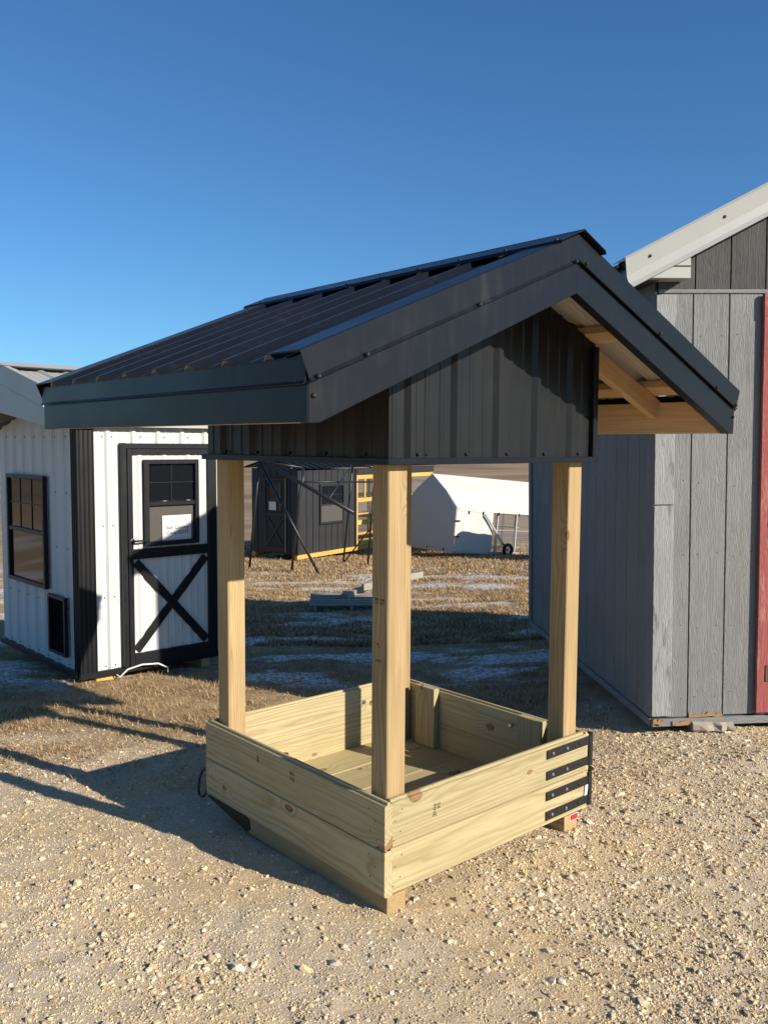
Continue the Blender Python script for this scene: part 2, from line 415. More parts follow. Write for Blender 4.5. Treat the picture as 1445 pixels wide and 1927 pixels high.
# ------------------------------------------------------------ covered feeder
FYAW = R(41.4011); FO = Vector((.0016, 2.9783, 0))
fd = thing('covered_feeder', 'new pine box on skids with four posts and a black steel gable roof', 'feeder', FO, FYAW)
UX, VX, ZX = Vector((1, 0, 0)), Vector((0, 1, 0)), Vector((0, 0, 1))
U1, V0, V1 = 1.205, -.012, 1.222
ZB, BH = .0665, .1685
TW = M['treated']
def wall_board(c, x, out, L, tongue=True):
    """tongue and groove board; local X length, local Y up, local Z outwards"""
    hb, ht, ch = BH/2, .019, .0055
    pr = [(-hb, -ht), (-hb, ht-ch), (-hb+ch, ht), (hb-ch*.8, ht), (hb-.001, ht-ch), (hb-.001, .007), (hb+.009, .006), (hb+.009, -.006), (hb-.001, -.007), (hb-.001, -ht)]
    k = ('tg', round(L, 4))
    if k not in _bc:
        V, F = loft([[(s*L/2, p[0], p[1]) for p in pr] for s in (-1, 1)]); _bc[k] = fix(mesh_from('wall_board', V, F, (TW,)), .0012)
    return add('wall_board', _bc[k], fd, None, basis(c, x, ZX))
boards = {}
for i in range(2):
    zc = ZB+BH*(i+.5)
    LV = V1-V0
    # left wall (faces -u): x axis must give z = x cross up = -u  -> x = -v
    boards['L', i] = wall_board((.019, (V0+V1)/2, zc), -VX, None, LV)
    boards['F', i] = wall_board(((.0395+1.188)/2, V0+.0225, zc), UX, None, 1.188-.0395)
    boards['B', i] = wall_board(((.0395+U1-.0395)/2, V1-.019, zc), -UX, None, U1-.079)
    boards['R', i] = wall_board((U1-.019, (V0+.004+V1)/2, zc), VX, None, LV-.004)
# end grain caps on the near end of the left wall
for i in range(2):
    pass
# nail heads
for i in range(2):
    for dx, dz in ((.045, .03), (.052, .1), (.078, .055), (.085, .135)):
        screw(fd, (dx, V0+.0034, ZB+BH*i+dz), -VX, M['rust'], .0032, .001, 6, 'nail')
        screw(fd, (-.0003, V0+dx, ZB+BH*i+dz), -UX, M['rust'], .0032, .001, 6, 'nail')
        screw(fd, (-.0003, V1-dx, ZB+BH*i+dz), -UX, M['rust'], .0032, .001, 6, 'nail')
        if dx > .07: screw(fd, (1.188-dx*.6, V0+.0034, ZB+BH*i+dz), -VX, M['rust'], .0032, .001, 6, 'nail')
# floor
nb = 5; wv = (V1-V0-.08)/nb
for i in range(nb):
    board('floor_board', fd, (U1/2, V0+.04+wv*(i+.5), .088), UX, VX, U1-.08, wv-.003, .032, TW)
# skids
def skid(u0, u1, vend):
    pts = [(V0+.003, -.012), (vend-.25, -.012), (vend, .045), (vend, .0655), (V0+.003, .0655)]
    Mx = basis((0, 0, 0), VX, -UX)     # local x = v, local y = -u, z up
    return prism('skid', fd, pts, -u1, -u0, M['post'], Mx, .002)
s1 = skid(.016, .105, 1.2); s2 = skid(1.04, 1.129, 1.2)
tag = board('red_tag', fd, (1.105, V0+.0015, .052), UX, ZX, .052, .024, .001, M['redtag'], .0002); tag['label'] = 'small red tag with white border'
board('tag_border', tag, (0, 0, -.0007), (1, 0, 0), (0, 1, 0), .058, .029, .0006, M['paper'], .0001)
# steel shoe and tow loop at the left skid's far end
Mx = basis((0, 0, 0), VX, -UX)
prism('skid_shoe', fd, [(.90, -.008), (.875, .012), (.885, .05), (.93, .064), (1.215, .064), (1.225, .05)], -.015, -.010, M['hinge'], Mx, .001)
lp = [Vector((.01+.015*math.sin(a), 1.262+.042*math.cos(a), .105+.062*math.sin(a))) for a in [i*2*math.pi/28 for i in range(28)]]
tube('tow_loop', fd, lp, .0065, M['hinge'], 8, True)
# posts
for (u, v) in ((.044, .0275), (.044, 1.0935), (1.068, .0275), (1.068, 1.0935)):
    zb = .105
    board('post', fd, (u+.0445, v+.0445, (zb+1.93)/2), ZX, UX, 1.93-zb, .089, .089, M['post'], .004)
# stakes on the right rear wall
for v0 in (.885, .195):
    o = board('stake', fd, (1.166-.0195, v0+.07, .262), ZX, VX, .31, .139, .038, TW, .002)
for c, nrm in (((.908, V1-.0385, .329), -VX), ((U1-.0385, .405, .345), -UX)):
    screw(fd, c, nrm, M['zinc'], .011, .012, 10, 'bolt')
# hinges
def hinge(zt, zl, ztop, zbot, pinhead):
    V, F = tube_mesh([(1.222, V0+.010, zbot), (1.222, V0+.010, ztop)], .0125, 12)
    bar = fix(mesh_from('hinge', V, F, (M['hinge'],), smooth=False)); h = add('hinge', bar, fd)
    board('leaf_plate', h, (1.208, V0-.0035, (ztop+zbot)/2), ZX, UX, ztop-zbot-.012, .020, .005, M['hinge'], .001)
    if pinhead: screw(h, (1.222, V0+.010, ztop), ZX, M['hinge'], .019, .008, 12, 'pin_head')
    for zc in (zt, zl):
        s = board('strap', h, (.906+.152, V0-.0005, zc), UX, ZX, .305, .038, .005, M['hinge'], .001)
        for dx in (-.115, -.018): screw(s, (dx, 0, .0025), (0, 0, 1), M['zinc'], .0075, .006, 8, 'bolt')
        screw(s, (.07, 0, .0025), (0, 0, 1), M['hinge'], .0065, .005, 8, 'bolt')
board('white_tag', fd, (1.186, V0-.0015, .152), (.15, 0, 1), UX, .060, .020, .001, M['paper'], .0002)
hinge(.3745, .284, .403, .255, False); hinge(.1945, .110, .238, .075, True)
# writing on the lumber
def stamp(c, x, y, body, size, mat=M['inkfaint']):
    return text_mesh('lumber_stamp', fd, body, size, mat, basis(c, x, y), .9, 'LEFT')
stamp((.262, V0+.0028, .345), -ZX, UX, '54\nPINE', .024)
stamp((-.0008, .80, .375), -ZX, -VX, '1989', .020)
stamp((-.0008, .545, .368), -ZX, -VX, '1S 1D\n09 11', .018)
stamp((.0432, .100, 1.115), -VX, ZX, '5011 508\nCC 1117', .014)
stamp((.0432, .085, .955), -VX, ZX, 'III\n  7', .012); stamp((.0432, .090, .895), -VX, ZX, '02251', .012)

# skirt siding
SU0, SU1, SV0, SV1, ZS = .018, 1.192, .001, 1.209, 1.599
def zrake(u): return 2.245-.409*abs(u-.605)
SD = M['siding']
zt = lambda x: 1.86
gab = siding('gable_siding', fd, sorted(set(rib_profile(0, SU1-SU0, .2286, .016, .10)+[(.605-SU0, 0.)])), lambda x: ZS, lambda x: 2.34-.409*abs(SU0+x-.605), SD, basis((SU0, SV0, 0), UX, VX))
sl = siding('side_siding', fd, rib_profile(0, SV1-SV0, .2286, .016, .12), lambda x: ZS, zt, SD, basis((SU0, SV1, 0), -VX, UX))
siding('side_siding', fd, rib_profile(0, SV1-SV0, .2286, .016, .12), lambda x: ZS, zt, SD, basis((SU1, SV0, 0), VX, -UX))
siding('gable_siding', fd, sorted(set(rib_profile(0, SU1-SU0, .2286, .016, .10)+[(SU1-.605, 0.)])), lambda x: ZS, lambda x: 2.34-.409*abs(SU1-x-.605), SD, basis((SU1, SV1, 0), -UX, -VX))
for c, x, L in (((.605, SV0-.008, ZS+.012), UX, SU1-SU0+.03), ((.605, SV1+.008, ZS+.012), UX, SU1-SU0+.03), ((SU0-.008, .605, ZS+.012), VX, SV1-SV0+.044), ((SU1+.008, .605, ZS+.012), VX, SV1-SV0+.044)):
    board('base_trim', fd, c, x, ZX, L, .024, .026 if x == UX else .0265, M['roof'], .002)
board('corner_trim', fd, (SU1-.012, SV0-.010, (ZS+2.085)/2+.012), ZX, UX, 2.085-ZS-.02, .03, .024, M['roof'], .002)
for i in range(5):
    for dx in ((.030,) if i else (.012, .052)):
        screw(gab, (.10+.2286*i+dx+.025, -.001, ZS+.036), (0, -1, 0), M['darkscrew'], .0065, .008)
        screw(sl, (.12+.2286*i+dx+.02, -.001, ZS+.036), (0, -1, 0), M['darkscrew'], .0065, .008)
# plates behind the skirt
for v in (SV0+.03, SV1-.03): board('top_plate', fd, (.605, v, 1.68), UX, ZX, SU1-SU0-.03, .089, .03, M['spf'])
for u in (SU0+.02, SU1-.02): board('top_plate', fd, (u, .605, 1.68), VX, ZX, SV1-SV0-.12, .089, .03, M['spf'])

# roof frame
SLP = .409; SA = math.atan(SLP); RU = .605; HALF = 1.171; RV0, RV1 = -.331, 1.574
ZR = 2.385                                            # roof sheet plane at the ridge
def zroof(u): return ZR-SLP*abs(u-RU)
for s in (-1, 1):
    dirv = Vector((s, 0, -SLP)).normalized(); nrm = Vector((s*SLP, 0, 1)).normalized()
    for v in (SV0+.022, .61, 1.185):
        a = Vector((RU, v, ZR))-nrm*(.044+.045)+dirv*.0; L = (HALF-.05)/math.cos(SA)
        board('rafter', fd, a+dirv*(L/2+.02), dirv, nrm, L, .089, .036, M['spf'], .002)
    for v in (RV0+.060, RV1-.045):
        a = Vector((RU, v, ZR))-nrm*(.044+.045); L = (HALF-.06)/math.cos(SA)
        board('fly_rafter', fd, a+dirv*(L/2+.02), dirv, nrm, L, .089, .036, M['spf'], .002)
    for q in (.10, .56, 1.045):
        c = Vector((RU, (RV0+RV1)/2+.01, ZR))+dirv*(q/math.cos(SA))-nrm*.024
        board('purlin', fd, c, VX, dirv, RV1-RV0-.09, .089, .036, M['spf'], .002)
    board('sub_fascia', fd, (RU+s*(HALF-.036), (RV0+RV1)/2+.01, 1.800), VX, ZX, RV1-RV0-.09, .145, .036, M['spf'], .002)

# roof sheets: local x along v, local y down the slope, local z normal
RF = M['roof']
def roof_sheet(s):
    dirv = Vector((s, 0, -SLP)).normalized(); v0, v1 = RV0+.004, RV1-.004; L = (HALF+.012)/math.cos(SA)
    pr = rib_profile(0, v1-v0, .2286, .019, .165)
    V = []; F = []; fm = []
    for x, d in pr: V += [(x, .012, d), (x, L, d), (x, .012, d-.003), (x, L, d-.003)]
    for i in range(len(pr)-1):
        a, b = 4*i, 4*i+4; F += [(a, a+1, b+1, b), (a+2, b+2, b+3, a+3), (a+1, a+3, b+3, b+1), (a, b, b+2, a+2)]; fm += [0, 1, 0, 0]
    me = fix(mesh_from('roof_sheet', V, F, (RF, M['under']), fm))
    org = Vector((RU, v0 if s < 0 else v1, ZR)); xv = VX if s < 0 else -VX
    xv = VX if (VX.cross(dirv)).z > 0 else -VX
    org = Vector((RU, v0 if xv == VX else v1, ZR))
    o = add('roof_sheet', me, fd, None, basis(org, xv, dirv))
    for i in range(8):
        x = .165+.2286*i+.034
        if x > v1-v0: break
        for y in (L-.075, L*.52, .16):
            screw(o, (x, y, .0), (0, 0, 1), M['darkscrew'], .0075, .009)
    return o
roof_sheet(-1); roof_sheet(1)
# ridge cap
cv0, cv1 = RV0-.03, RV1+.06
cp = [(-.125, -.012), (-.118, -.020+.012), (-.115, .0)]
def cap_ring(v):
    w = .125; e = .034
    top = [(RU-w, ZR-SLP*w+e), (RU-.012, ZR+e-.003), (RU, ZR+e+.004), (RU+.012, ZR+e-.003), (RU+w, ZR-SLP*w+e)]
    bot = [(RU+w+.006, ZR-SLP*w+e-.014), (RU+w, ZR-SLP*w+e-.003), (RU, ZR+e-.001), (RU-w, ZR-SLP*w+e-.003), (RU-w-.006, ZR-SLP*w+e-.014)]
    return [(p[0], v, p[1]) for p in top+bot]
V, F = loft([cap_ring(cv0), cap_ring(cv1)])
cap = add('ridge_cap', fix(mesh_from('ridge_cap', V, F, (RF,))), fd)
for i in range(9):
    for s in (-1, 1): screw(cap, (RU+s*.108, RV0+.01+.2286*i, ZR-SLP*.108+.033), (s*SLP, 0, 1), M['darkscrew'], .007, .008)
# rake fascia, rake trim, eave fascia
for vface, sgn in ((RV0, 1), (RV1, -1)):
    for s in (-1, 1):
        pts = [(RU, 2.205), (RU+s*(HALF-.036), 1.7265), (RU+s*HALF, 1.726), (RU+s*HALF, 1.858), (RU, 2.337)]
        a, b = sorted((vface, vface+sgn*.04))
        fo = prism('rake_fascia', fd, pts if s < 0 else pts[::-1], a, b, RF, None, .0015)
        # trim: vertical leg, kick-out and flange on the roof
        prof = [(.13, .024), (.0, .024), (-.007, .022), (-.007, -.056), (-.014, -.065), (-.012, -.067), (-.004, -.058), (-.004, .018), (.13, .021)]
        A = []; B = []
        for q, n in prof:
            A.append((RU, vface+sgn*q, ZR+n/math.cos(SA)))
            ue = HALF+.024+n*math.sin(SA)
            B.append((RU+s*ue, vface+sgn*q, ZR-SLP*ue+n/math.cos(SA)))
        V, F = loft([A, B])
        tr = add('rake_trim', fix(mesh_from('rake_trim', V, F, (RF,))), fd)
        for q in (.03, .52, .98, 1.15):
            screw(tr, (RU+s*q, vface-sgn*.015, ZR-SLP*q-.055/math.cos(SA)-.004), (0, -sgn, 0), M['darkscrew'], .0075, .009)
        screw(fo, (RU+s*(HALF-.015), vface-sgn*.0, 1.80), (0, -sgn, 0), M['darkscrew'], .0075, .009)
for s in (-1, 1):
    u = RU+s*HALF
    board('eave_fascia', fd, (u+s*.001, (RV0+RV1)/2, (1.7275+1.838)/2), VX, ZX, RV1-RV0-.004, .1105, .006, RF, .001)
    # drip trim: raised band with a small lip at its bottom
    pr = [(0, 1.905), (.007, 1.903), (.007, 1.838), (.014, 1.830), (.012, 1.828), (.004, 1.836), (.002, 1.905)]
    V, F = loft([[(u+s*(p[0]+.003), v, p[1]) for p in pr] for v in (RV0+.001, RV1-.001)])
    add('eave_trim', fix(mesh_from('eave_trim', V, F, (RF,))), fd)

# ------------------------------------------------------------ window / door helpers (local x along wall, z up, -y out)
def window(parent, x0, x1, z0, z1, y, cols, rows, frame_m, lower=None, fr=.035, name='window', lowgrid=None, depth=.05):
    """sash window as a part of its building; sub-parts are frame bars, panes and muntins"""
    cx, cz = (x0+x1)/2, (z0+z1)/2
    def ring(w):
        return [(x0+w, z0+w), (x1-w, z0+w), (x1-w, z1-w), (x0+w, z1-w)]
    o, i = ring(0), ring(fr); V = []; F = []
    for yy in (y-depth, y):
        V += [(p[0], yy, p[1]) for p in o]+[(p[0], yy, p[1]) for p in i]
    for k in range(4):
        q = (k+1) % 4
        F += [(k, q, 4+q, 4+k), (8+k, 12+k, 12+q, 8+q), (k, 8+k, 8+q, q), (4+k, 4+q, 12+q, 12+k)]
    wd = add(name, fix(mesh_from(name, V, F, (frame_m,)), .0015), parent)
    mid = z0+(z1-z0)*.49
    board('meeting_rail', wd, (cx, y-depth*.6, mid), UX, ZX, x1-x0-2*fr-.002, .035, depth*.5, frame_m, .002)
    gw = (x1-x0-2*fr); up0, up1 = mid+.0185, z1-fr
    for r_ in range(rows):
        for c_ in range(cols):
            pw, ph = gw/cols, (up1-up0)/rows
            board('pane', wd, (x0+fr+pw*(c_+.5), y-depth*.35, up0+ph*(r_+.5)), UX, ZX, pw-.0115, ph-.0115, .004, M['glass'], .0005)
    for c_ in range(1, cols): board('muntin', wd, (x0+fr+gw*c_/cols, y-depth*.42, (up0+up1)/2), ZX, UX, up1-up0, .011, .012, frame_m, .001)
    for r_ in range(1, rows):
        for c_ in range(cols):
            board('muntin', wd, (x0+fr+gw*(c_+.5)/cols, y-depth*.42, up0+(up1-up0)*r_/rows), UX, ZX, gw/cols-.0115, .011, .012, frame_m, .001)
    board('pane', wd, (cx, y-depth*.3, (z0+fr+mid-.018)/2), UX, ZX, gw-.002, mid-.018-z0-fr-.002, .004, lower or M['glass'], .0005)
    return wd
def xdoor(parent, x0, x1, z0, z1, y, sheet_m, trim_m, rail, win, paper=None, fr=.05, ribs=True, wname='window', knob=None, pitch=.2286):
    d = siding('door', parent, rib_profile(x0, x1, pitch, .012, x0+.12), lambda x: z0, lambda x: z1, sheet_m, basis((0, y-.03, 0), UX, VX))
    yy = y-.034-.010
    for xs in (x0+fr/2, x1-fr/2): board('door_stile', d, (xs, -.012, (z0+z1)/2), ZX, UX, z1-z0, fr, .03, trim_m, .002)
    board('door_rail', d, ((x0+x1)/2, -.012, z1-fr/2), UX, ZX, x1-x0-2*fr-.001, fr, .029, trim_m, .002)
    board('door_rail', d, ((x0+x1)/2, -.012, z0+.06), UX, ZX, x1-x0-2*fr-.001, .12, .029, trim_m, .002)
    board('door_rail', d, ((x0+x1)/2, -.012, rail), UX, ZX, x1-x0-2*fr-.001, .085, .029, trim_m, .002)
    a, b = x0+fr, x1-fr; lo, hi = z0+.12, rail-.0425
    dg = Vector((b-a, 0, hi-lo)); L = dg.length-.075
    board('cross_brace', d, ((a+b)/2, -.010, (lo+hi)/2), (b-a, 0, hi-lo), (-(hi-lo), 0, b-a), L, .07, .022, trim_m, .002)
    board('cross_brace', d, ((a+b)/2, -.012, (lo+hi)/2), (b-a, 0, lo-hi), (hi-lo, 0, b-a), L, .07, .024, trim_m, .002)
    return d

# ------------------------------------------------------------ white coop
CZ = -.27; CA = R(42.2)
CP = Vector((-2.47, 7.068, CZ))
cp_ = thing('chicken_coop', 'white ribbed steel coop with black trim and a cross-braced door', 'coop', CP, CA)
CW, CD = 1.42, 1.83
WH = M['white']; TB = M['trimblk']
fsd = siding('wall_siding', cp_, rib_profile(.0, CW, .2286, .019, .245), lambda x: .03, lambda x: 2.12, WH, basis((0, 0, 0), UX, VX))
def gtop(s): return 2.05+.24*min(s, CD-s)
ssd = siding('wall_siding', cp_, sorted(set(rib_profile(0, CD, .2286, .019, .165)+[(CD/2, 0.)])), lambda x: .03, lambda x: gtop(x), WH, basis((0, CD, 0), -VX, UX))
siding('wall_siding', cp_, sorted(set(rib_profile(0, CD, .2286, .019, .165)+[(CD/2, 0.)])), lambda x: .03, lambda x: gtop(x), WH, basis((CW, 0, 0), VX, -UX))
siding('wall_siding', cp_, rib_profile(.0, CW, .2286, .019, .245), lambda x: .03, lambda x: 2.1, WH, basis((CW, CD, 0), -UX, -VX))
def mini(x0, x1): return rib_profile(x0, x1, .038, .0035, x0+.019, .0, .014, .006)
siding('corner_trim', cp_, mini(0, .143), lambda x: .0, lambda x: 2.06, TB, basis((-.024, -.024, 0), UX, VX))
siding('corner_trim', cp_, mini(0, .13), lambda x: .0, lambda x: 2.06, TB, basis((-.024, .107, 0), -VX, UX))
siding('corner_trim', cp_, mini(0, .143), lambda x: .0, lambda x: 2.06, TB, basis((CW-.11, -.024, 0), UX, VX))
board('base_trim', cp_, (CW/2, -.020, .018), UX, ZX, CW+.07, .050, .030, TB, .002)
board('base_trim', cp_, (-.020, CD/2+.02, .018), VX, ZX, CD, .050, .030, TB, .002)
for x in (.25, CW-.25): board('skid', cp_, (x, CD/2, -.065), VX, UX, CD-.06, .089, .11, M['spf'], .003)
board('floor_panel', cp_, (CW/2, CD/2, .01), UX, VX, CW-.06, CD-.06, .04, M['oldwood'])
# screws on the cladding
for zz in (.07, .55, 1.05, 1.52, 1.99):
    for i in range(8):
        x = .165+.2286*i+.04
        if x < CD-.16 and not (.55 < CD-x < 1.6 and .6 < zz < 1.68): screw(ssd, (x, 0, zz), (0, -1, 0), M['darkscrew'], .0065, .006)
for zz in (.07, .65, 1.25, 1.99):
    for x in (.20, .285, .54, .76, .99, 1.2):
        if x < .34 or zz > 1.95: screw(fsd, (x, 0, zz), (0, -1, 0), M['darkscrew'], .0065, .006)
# door
board('door_jamb', cp_, (.343+.022, -.030, .99), ZX, UX, 1.90, .044, .05, TB, .002)
board('door_jamb', cp_, (1.225, -.030, .99), ZX, UX, 1.90, .044, .05, TB, .002)
board('door_head', cp_, (.784, -.030, 1.915), UX, ZX, .836, .044, .049, TB, .002)
dr = xdoor(cp_, .390, 1.200, .03, 1.89, -.006, WH, TB, 1.0, None, fr=.045)
dw = window(cp_, .535, 1.048, 1.062, 1.800, -.036, 2, 2, TB, M['screen'], .036, depth=.055)
pp = board('price_sheet', dw, (.843, -.0605, 1.208), UX, ZX, .279, .2159, .001, M['paper'], .0002); pp['label'] = 'white price sheet behind the door window screen'
# the sheet's words, as flat print just proud of the paper (third level is the sheet itself, so the print hangs on the window)
text_mesh('price_lettering', dw, "5x6' Country\nCoop $2275", .041, M['ink'], basis((.850, -.0618, 1.195), UX, ZX), 1.05)
tube('door_handle', dr, [(.425, -.028, 1.115), (.425, -.062, 1.115), (.47, -.066, 1.118), (.56, -.062, 1.112)], .009, M['hinge'], 8)
screw(dr, (.425, -.026, 1.113), (0, -1, 0), M['hinge'], .024, .008, 12, 'handle_plate')
# side window and pop hole (side wall frame: local x runs towards the near corner)
sw = thing('tmp', '', ''); 
sideM = basis((0, CD, 0), -VX, UX)
bpy.data.objects.remove(sw)
def side_part(ob): ob.matrix_basis = sideM @ ob.matrix_basis; return ob
side_part(window(cp_, CD-1.53, CD-.632, .665, 1.65, -.019, 3, 2, TB, None, .034, depth=.036))
def hole(x0, x1, z0, z1):
    o = [(x0, z0), (x1, z0), (x1, z1), (x0, z1)]; w = .028; i = [(x0+w, z0+w), (x1-w, z0+w), (x1-w, z1-w), (x0+w, z1-w)]
    V = []; F = []
    for yy in (-.050, -.0195): V += [(p[0], yy, p[1]) for p in o]+[(p[0], yy, p[1]) for p in i]
    for k in range(4):
        q = (k+1) % 4; F += [(k, q, 4+q, 4+k), (8+k, 12+k, 12+q, 8+q), (k, 8+k, 8+q, q), (4+k, 4+q, 12+q, 12+k)]
    h = add('pop_door_frame', fix(mesh_from('pop_door_frame', V, F, (TB,)), .0015), cp_)
    board('pop_hole_dark', h, ((x0+x1)/2, -.0235, (z0+z1)/2), UX, ZX, x1-x0-2*w, z1-z0-2*w, .004, M['hole'], .001)  # dark sheet painted as the shaded inside of the opening
    return h
side_part(hole(CD-.60, CD-.235, .135, .64))
# roof of the coop: ridge along the front
RO, EO = .30, .08
for s in (-1, 1):
    cy = CD/2; y1 = cy+s*(CD/2+EO); z0r, z1r = 2.575, 2.575-.24*(CD/2+EO)
    dirv = Vector((0, y1-cy, z1r-z0r)); L = dirv.length
    pr = rib_profile(0, CW+2*RO, .2286, .019, .1); V = []; F = []
    for x, d in pr: V += [(x, 0, d), (x, L, d), (x, 0, d-.004), (x, L, d-.004)]
    for i in range(len(pr)-1):
        a, b = 4*i, 4*i+4; F += [(a, a+1, b+1, b), (a+2, b+2, b+3, a+3), (a+1, a+3, b+3, b+1), (a, b, b+2, a+2)]
    xv = UX if s > 0 else -UX
    add('roof_sheet', fix(mesh_from('roof_sheet', V, F, (M['silver'],))), cp_, None, basis((-RO if s > 0 else CW+RO, cy, z0r), xv, dirv))
    for xx in (-RO, CW+RO-.03):
        ya, yb = cy, y1
        Mx2 = basis((xx, 0, 0), VX, -UX)
        prism('rake_fascia', cp_, [(ya, z0r-.38), (yb, z1r-.27), (yb, z1r-.13), (ya, z0r-.13)], -.03, .0, M['silver'], Mx2, .001)
        prism('rake_trim', cp_, [(ya, z0r-.125), (yb, z1r-.125), (yb, z1r+.045), (ya, z0r+.045)], -.038, .008, M['silver'], Mx2, .001)
    board('eave_fascia', cp_, (CW/2, y1, z1r-.14), UX, ZX, CW+2*RO-.08, .25, .012, M['silver'], .001)
    # soffit board under the rake overhang
    for xa, xb in ((-RO+.032, -.026), (CW+.026, CW+RO-.032)):
        prism('soffit', cp_, [(cy, z0r-.36), (y1, z1r-.25), (y1, z1r-.235), (cy, z0r-.345)], -xb, -xa, M['brown'], basis((0, 0, 0), VX, -UX), .001)
prism('ridge_cap', cp_, [(CD/2-.16, 2.575-.24*.16+.05), (CD/2, 2.63), (CD/2+.16, 2.575-.24*.16+.05), (CD/2, 2.575)], -CW-RO-.02, RO+.02, M['silver'], basis((0, 0, 0), VX, -UX), 0)
cord = tube('extension_cord', None, [CP+Matrix.Rotation(CA, 3, 'Z')@Vector(q) for q in ((.27, -.02, .0), (.30, -.05, -.03), (.36, -.07, .03), (.48, -.09, .055), (.62, -.11, .045), (.70, -.13, .0), (.69, -.15, -.035))], .008, M['cord'], 8)
cord['label'] = 'white cord lying under the coop door sill'; cord['category'] = 'cord'
bk = Vector(CP)+Matrix.Rotation(CA, 3, 'Z')@Vector((.20, .06, 0)); bz = gz(bk.x, bk.y)
blk = board('wood_block', None, (bk.x, bk.y, (bz-.01+CZ-.001)/2), (math.cos(CA), math.sin(CA), 0), (-math.sin(CA), math.cos(CA), 0), .16, .09, CZ-.001-bz+.01, M['yellow'])
blk['label'] = 'yellow wood block propping the near corner of the coop'; blk['category'] = 'wood block'

# ------------------------------------------------------------ grey shed
SP = Vector((1.60, 5.07, .03))
sh = thing('storage_shed', 'grey painted wood shed with pale metal rake and faded red door', 'shed', SP, R(4.5))
sh.rotation_euler = (0, R(-1.05), R(4.5))
SW_, SDp = 4.2, 2.93
GT = 2.51       # top of the lower panels
PX = [0.102, .208, .425, .572]
xs = [.022, .207, .422, .625]
def plank(x0, x1, z0, z1, mat, y=0., t=.016):
    return board('siding_plank', sh, ((x0+x1)/2, y, (z0+z1)/2), ZX, UX, z1-z0, x1-x0-.007, t, mat, .002)
edges = [.0, .207, .422, .626]+[.626+.2032*i for i in range(1, 18)]
edges = [e for e in edges if e < SW_-.05]+[SW_]
for a, b in zip(edges[:-1], edges[1:]):
    if a > .63 and b < 2.5: 
        plank(a, b, 2.13, GT, M['shed']); continue
    plank(a, b, .03+random.uniform(0, .012), GT, M['shed'])
def ztopf(x): return 2.745+.51*min(x, SW_-x)
ed2 = [0.]+[.217+.2085*i for i in range(0, 20) if .217+.2085*i < SW_-.05]+[SW_]
for a, b in zip(ed2[:-1], ed2[1:]):
    pts = [(a+.0035, GT+.022), (b-.0035, GT+.022), (b-.0035, ztopf(b)+.02), (a+.0035, ztopf(a)+.02)]
    if a < SW_/2 < b: pts.insert(3, (SW_/2, ztopf(SW_/2)+.02))
    c = Vector(((a+b)/2, 0, (GT+ztopf((a+b)/2))/2))
    # local x must run along the grain (up): build in a frame with x up, z outwards
    q = [(p[1]-c.z, -(p[0]-c.x)) for p in pts]
    V, F = loft([[(p[0], p[1], zz) for p in q] for zz in (-.008, .008)])
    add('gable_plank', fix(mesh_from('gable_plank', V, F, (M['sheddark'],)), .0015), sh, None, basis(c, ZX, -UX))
board('flashing', sh, (SW_/2, -.011, GT+.010), UX, ZX, SW_, .022, .012, M['shed'], .002)
# backing behind the grooves
board('wall_backing', sh, (SW_/2, .014, 1.33), UX, ZX, SW_-.04, 2.58, .010, M['rubber'], .001)
board('wall_backing', sh, (.014, SDp/2, 1.33), VX, ZX, SDp-.04, 2.58, .010, M['rubber'], .001)
board('back_wall', sh, (SW_/2, SDp, 1.33), UX, ZX, SW_, 2.6, .02, M['shed'], .002)
prism('back_gable', sh, [(0, GT), (SW_, GT), (SW_, 2.735), (SW_/2, ztopf(SW_/2)), (0, 2.735)], SDp-.012, SDp+.010, M['shed'], None, .001)
board('right_wall', sh, (SW_, SDp/2, 1.33), VX, ZX, SDp-.03, 2.6, .02, M['shed'], .002)
# left wall planks
n = 14; pw = (SDp-.05)/n
for i in range(n):
    board('siding_plank', sh, (0., .03+pw*(i+.5), 1.32), ZX, VX, 2.58, pw-.006, .016, M['shed'], .002)
# corner boards (a short upper and a longer lower piece)
board('corner_board', sh, (.043, -.0165, 1.90), ZX, UX, 1.20, .118, .016, M['cornerbd'], .003)
board('corner_board', sh, (.043, -.0165, .67), ZX, UX, 1.25, .118, .016, M['cornerbd'], .003)
board('corner_board', sh, (-.0165, .030, 1.28), ZX, VX, 2.48, .09, .016, M['shed'], .003)
board('corner_board', sh, (-.0165, SDp-.04, 1.28), ZX, VX, 2.48, .09, .016, M['shed'], .003)
for x in (.165, .255, .375, .47, .58):
    for k in range(6): screw(sh, (x+random.uniform(-.006, .006), -.0082, .16+.42*k+random.uniform(-.02, .02)), (0, -1, 0), M['rust'], .0042, .0015, 6, 'nail')
# sill, rotten bottom edge, supports
board('sill_board', sh, (SW_/2, -.004, .004), UX, ZX, SW_+.02, .045, .035, M['shed'], .003)
board('sill_board', sh, (-.006, SDp/2, .004), VX, ZX, SDp, .045, .03, M['shed'], .003)
def rot(x0, x1, z, amp, y):
    k = 14; top = []; 
    rs = random.Random(int(x0*1000)+5)
    for i in range(k+1): top.append((x0+(x1-x0)*i/k, z+amp*(rs.random()**1.5)))
    pts = [(x0, z-.010-.004*rs.random())]+[(x0+(x1-x0)*i/6, z-.006-.012*rs.random()) for i in range(1, 6)]+[(x1, z-.012)]+top[::-1]
    prism('rotten_edge', sh, pts, y-.004, y+.004, M['rot'], None, 0)
rot(.215, .42, .042, .022, -.012); rot(.11, .30, .004, .012, -.026); rot(-.01, .05, .012, .03, -.030)
for x in (.32, 2.4, 3.9):
    rs = random.Random(int(x*10)); V = []; 
    P = sh.matrix_basis @ Vector((x, .10, 0))
